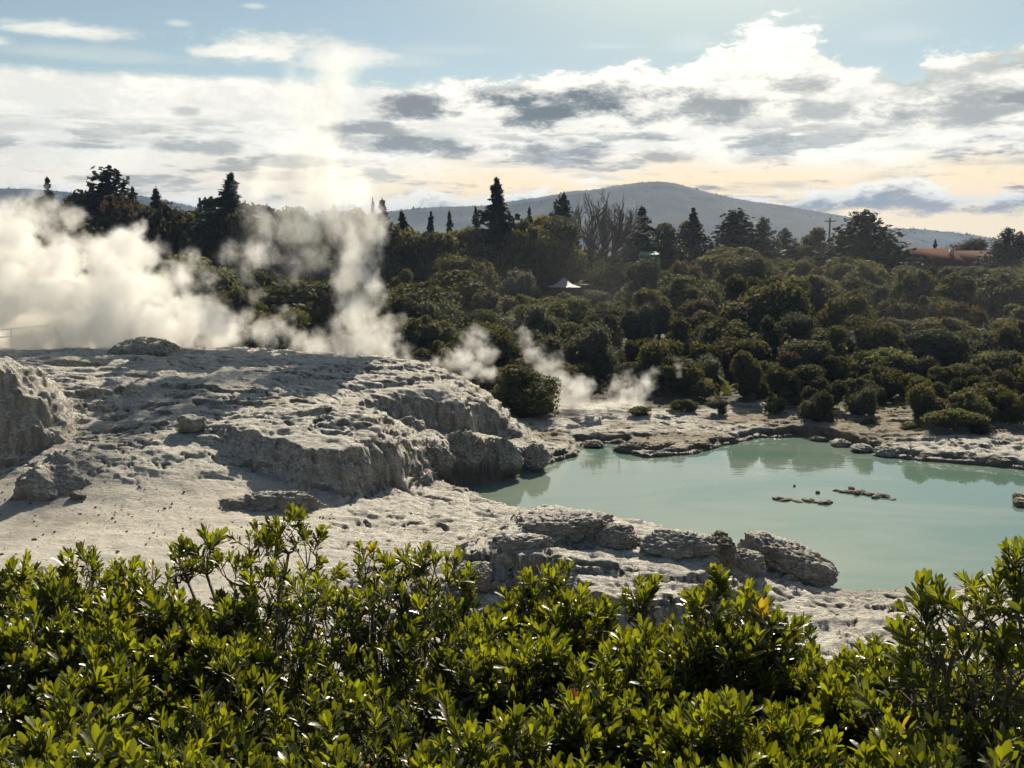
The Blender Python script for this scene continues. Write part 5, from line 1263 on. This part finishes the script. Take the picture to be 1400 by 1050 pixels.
# (px, py top, distance, half width px, height px)
def low_rows(x0, x1, py0, seed, d0=3.9, dark=1.0):
    """the mass of the shrub below its top shoots, down past the bottom of the picture"""
    rg = random.Random(seed); out = []
    for r_, (py, d) in enumerate([(py0 - 45, d0 + .35), (py0, d0), (py0 + 55, d0 - .3), (py0 + 105, d0 - .6), (py0 + 160, d0 - .85), (py0 + 215, d0 - 1.1)]):
        if py > 1075: break
        px = x0 + rg.uniform(-20, 40)
        while px < x1:
            if r_ < 2 or rg.random() < .68: out.append((px, py + rg.uniform(-22, 22), d + rg.uniform(-.2, .2), rg.uniform(62, 88) * 3.9 / d, rg.uniform(60, 80) * 3.9 / d)); px += rg.uniform(75, 115) * (3.9 / d) ** .5
    return out
nleaf = 0
nleaf += shrub('glossy green shrub at the left edge with evenly spaced top shoots', [(-40, 772, 4.5, 55, 50), (18, 764, 4.5, 42, 45), (62, 775, 4.4, 35, 45), (115, 748, 4.4, 38, 50), (75, 790, 4.2, 60, 50), (150, 795, 4.2, 50, 50)] + low_rows(-110, 170, 850, 1), 40, 3.6, 1, fill=(-110, 170, 815, 3.9))
nleaf += shrub('glossy green shrub right of the one at the left edge, with a bare pale stem', [(165, 765, 4.6, 34, 45), (205, 768, 4.4, 36, 45), (215, 800, 4.2, 60, 55), (140, 830, 4.0, 60, 55)] + low_rows(130, 330, 860, 2), 230, 3.6, 2, fill=(130, 330, 825, 3.9))
nleaf += shrub('tall shrub whose upper sprays stand out against the sand', [(262, 730, 4.7, 32, 40), (285, 722, 4.7, 30, 36), (245, 745, 4.7, 24, 30), (345, 705, 4.6, 34, 40), (390, 690, 4.6, 36, 40), (420, 715, 4.5, 36, 40), (370, 725, 4.5, 42, 40), (320, 745, 4.5, 40, 40), (385, 765, 4.2, 55, 55), (330, 785, 4.5, 60, 60), (400, 790, 4.5, 70, 60), (430, 760, 4.5, 48, 50), (350, 830, 4.1, 60, 60), (420, 840, 4.1, 60, 60), (385, 895, 3.9, 70, 60), (440, 915, 3.8, 60, 60), (300, 790, 4.2, 55, 55), (425, 785, 4.1, 45, 50)] + low_rows(300, 460, 850, 3), 370, 3.6, 3, .05, fill=(300, 460, 815, 3.9))
nleaf += shrub('dense yellow green shrub in the middle with a few yellow leaves on top', [(505, 740, 4.5, 38, 45), (545, 728, 4.5, 40, 45), (580, 735, 4.4, 38, 45), (610, 760, 4.4, 40, 50), (520, 785, 4.1, 60, 60), (590, 800, 4.0, 60, 60), (475, 825, 4.4, 70, 60), (545, 770, 4.4, 80, 60), (605, 795, 4.4, 60, 60), (510, 760, 4.5, 50, 50), (575, 755, 4.5, 50, 50), (480, 845, 4.1, 60, 60), (540, 860, 4.0, 65, 60), (500, 910, 3.8, 70, 60), (570, 925, 3.8, 70, 60), (470, 800, 4.2, 40, 45), (640, 775, 4.5, 14, 25), (640, 835, 4.0, 50, 50)] + low_rows(470, 650, 860, 4), 560, 3.5, 4, .09, fill=(470, 650, 825, 3.9))
nleaf += shrub('shrub with a dark twiggy crown rising beside the rock wall', [(738, 765, 4.6, 34, 42), (765, 762, 4.5, 26, 40), (780, 785, 4.5, 30, 40), (800, 818, 4.4, 32, 40), (720, 800, 4.4, 44, 50), (760, 835, 4.2, 60, 55), (690, 845, 4.2, 36, 40), (815, 825, 4.4, 22, 25)] + low_rows(660, 830, 875, 5), 740, 3.6, 5, fill=(660, 830, 840, 3.9))
nleaf += shrub('low shrub with one lone rosette sprig in front of the grey rock face', [(880, 790, 4.3, 38, 40), (880, 850, 4.0, 20, 25), (870, 865, 3.9, 50, 45), (925, 870, 3.9, 45, 45), (900, 900, 3.7, 70, 55)] + low_rows(830, 960, 900, 6, 3.7), 890, 3.5, 6, fill=(830, 960, 865, 3.7))
nleaf += shrub('bright shrub in front of the dark boulder with its highest shoot upright', [(985, 765, 4.1, 13, 40), (975, 800, 4.0, 45, 45), (1035, 805, 4.0, 50, 50), (1070, 830, 4.0, 40, 45), (1000, 845, 3.8, 70, 60), (1065, 870, 3.8, 50, 50), (945, 860, 3.8, 40, 40)] + low_rows(950, 1110, 900, 7, 3.7), 1020, 3.4, 7, fill=(950, 1110, 865, 3.7))
nleaf += shrub('low bright shrub below the gap of pale rock', [(1140, 880, 3.9, 40, 40), (1180, 890, 3.8, 45, 40), (1203, 870, 4.3, 12, 20), (1235, 885, 3.8, 40, 40), (1125, 915, 3.6, 60, 50), (1210, 920, 3.5, 65, 50)] + low_rows(1100, 1270, 940, 8, 3.5), 1180, 3.3, 8, fill=(1100, 1270, 905, 3.5))
nleaf += shrub('tall large-leaved shrub at the right edge with a single shoot on top', [(1388, 738, 3.1, 24, 34), (1395, 770, 3.1, 14, 30), (1270, 790, 3.3, 42, 50), (1310, 785, 3.2, 48, 55), (1355, 775, 3.1, 52, 60), (1400, 785, 3.0, 50, 60), (1265, 835, 3.2, 36, 45), (1330, 840, 3.0, 85, 75), (1410, 850, 2.9, 80, 75), (1270, 890, 3.1, 50, 50)] + low_rows(1240, 1500, 900, 9, 3.1), 1340, 2.9, 9, .04, fill=(1240, 1500, 865, 3.1))
nleaf += shrub('nearest bright shoots at the lower left corner', [(70, 985, 2.8, 45, 50), (115, 1000, 2.7, 45, 50), (20, 1010, 2.7, 50, 50), (175, 1000, 2.8, 30, 45), (-30, 1000, 2.8, 50, 50), (70, 1050, 2.6, 110, 60)], 70, 2.6, 10)
nleaf += shrub('nearest bright shoots at the bottom edge in the middle', [(625, 985, 2.8, 40, 50), (660, 1005, 2.8, 35, 50), (590, 1015, 2.8, 40, 50), (620, 1050, 2.6, 100, 60), (470, 1030, 2.9, 45, 50), (800, 1035, 2.9, 50, 50)], 620, 2.5, 11)
nleaf += shrub('nearest bright shoots at the bottom edge toward the right', [(1230, 990, 2.8, 45, 50), (1275, 1000, 2.8, 45, 50), (1200, 1020, 2.8, 40, 50), (1310, 1010, 2.8, 40, 50), (1250, 1050, 2.6, 110, 60), (1010, 1030, 2.9, 55, 50)], 1250, 2.5, 12)
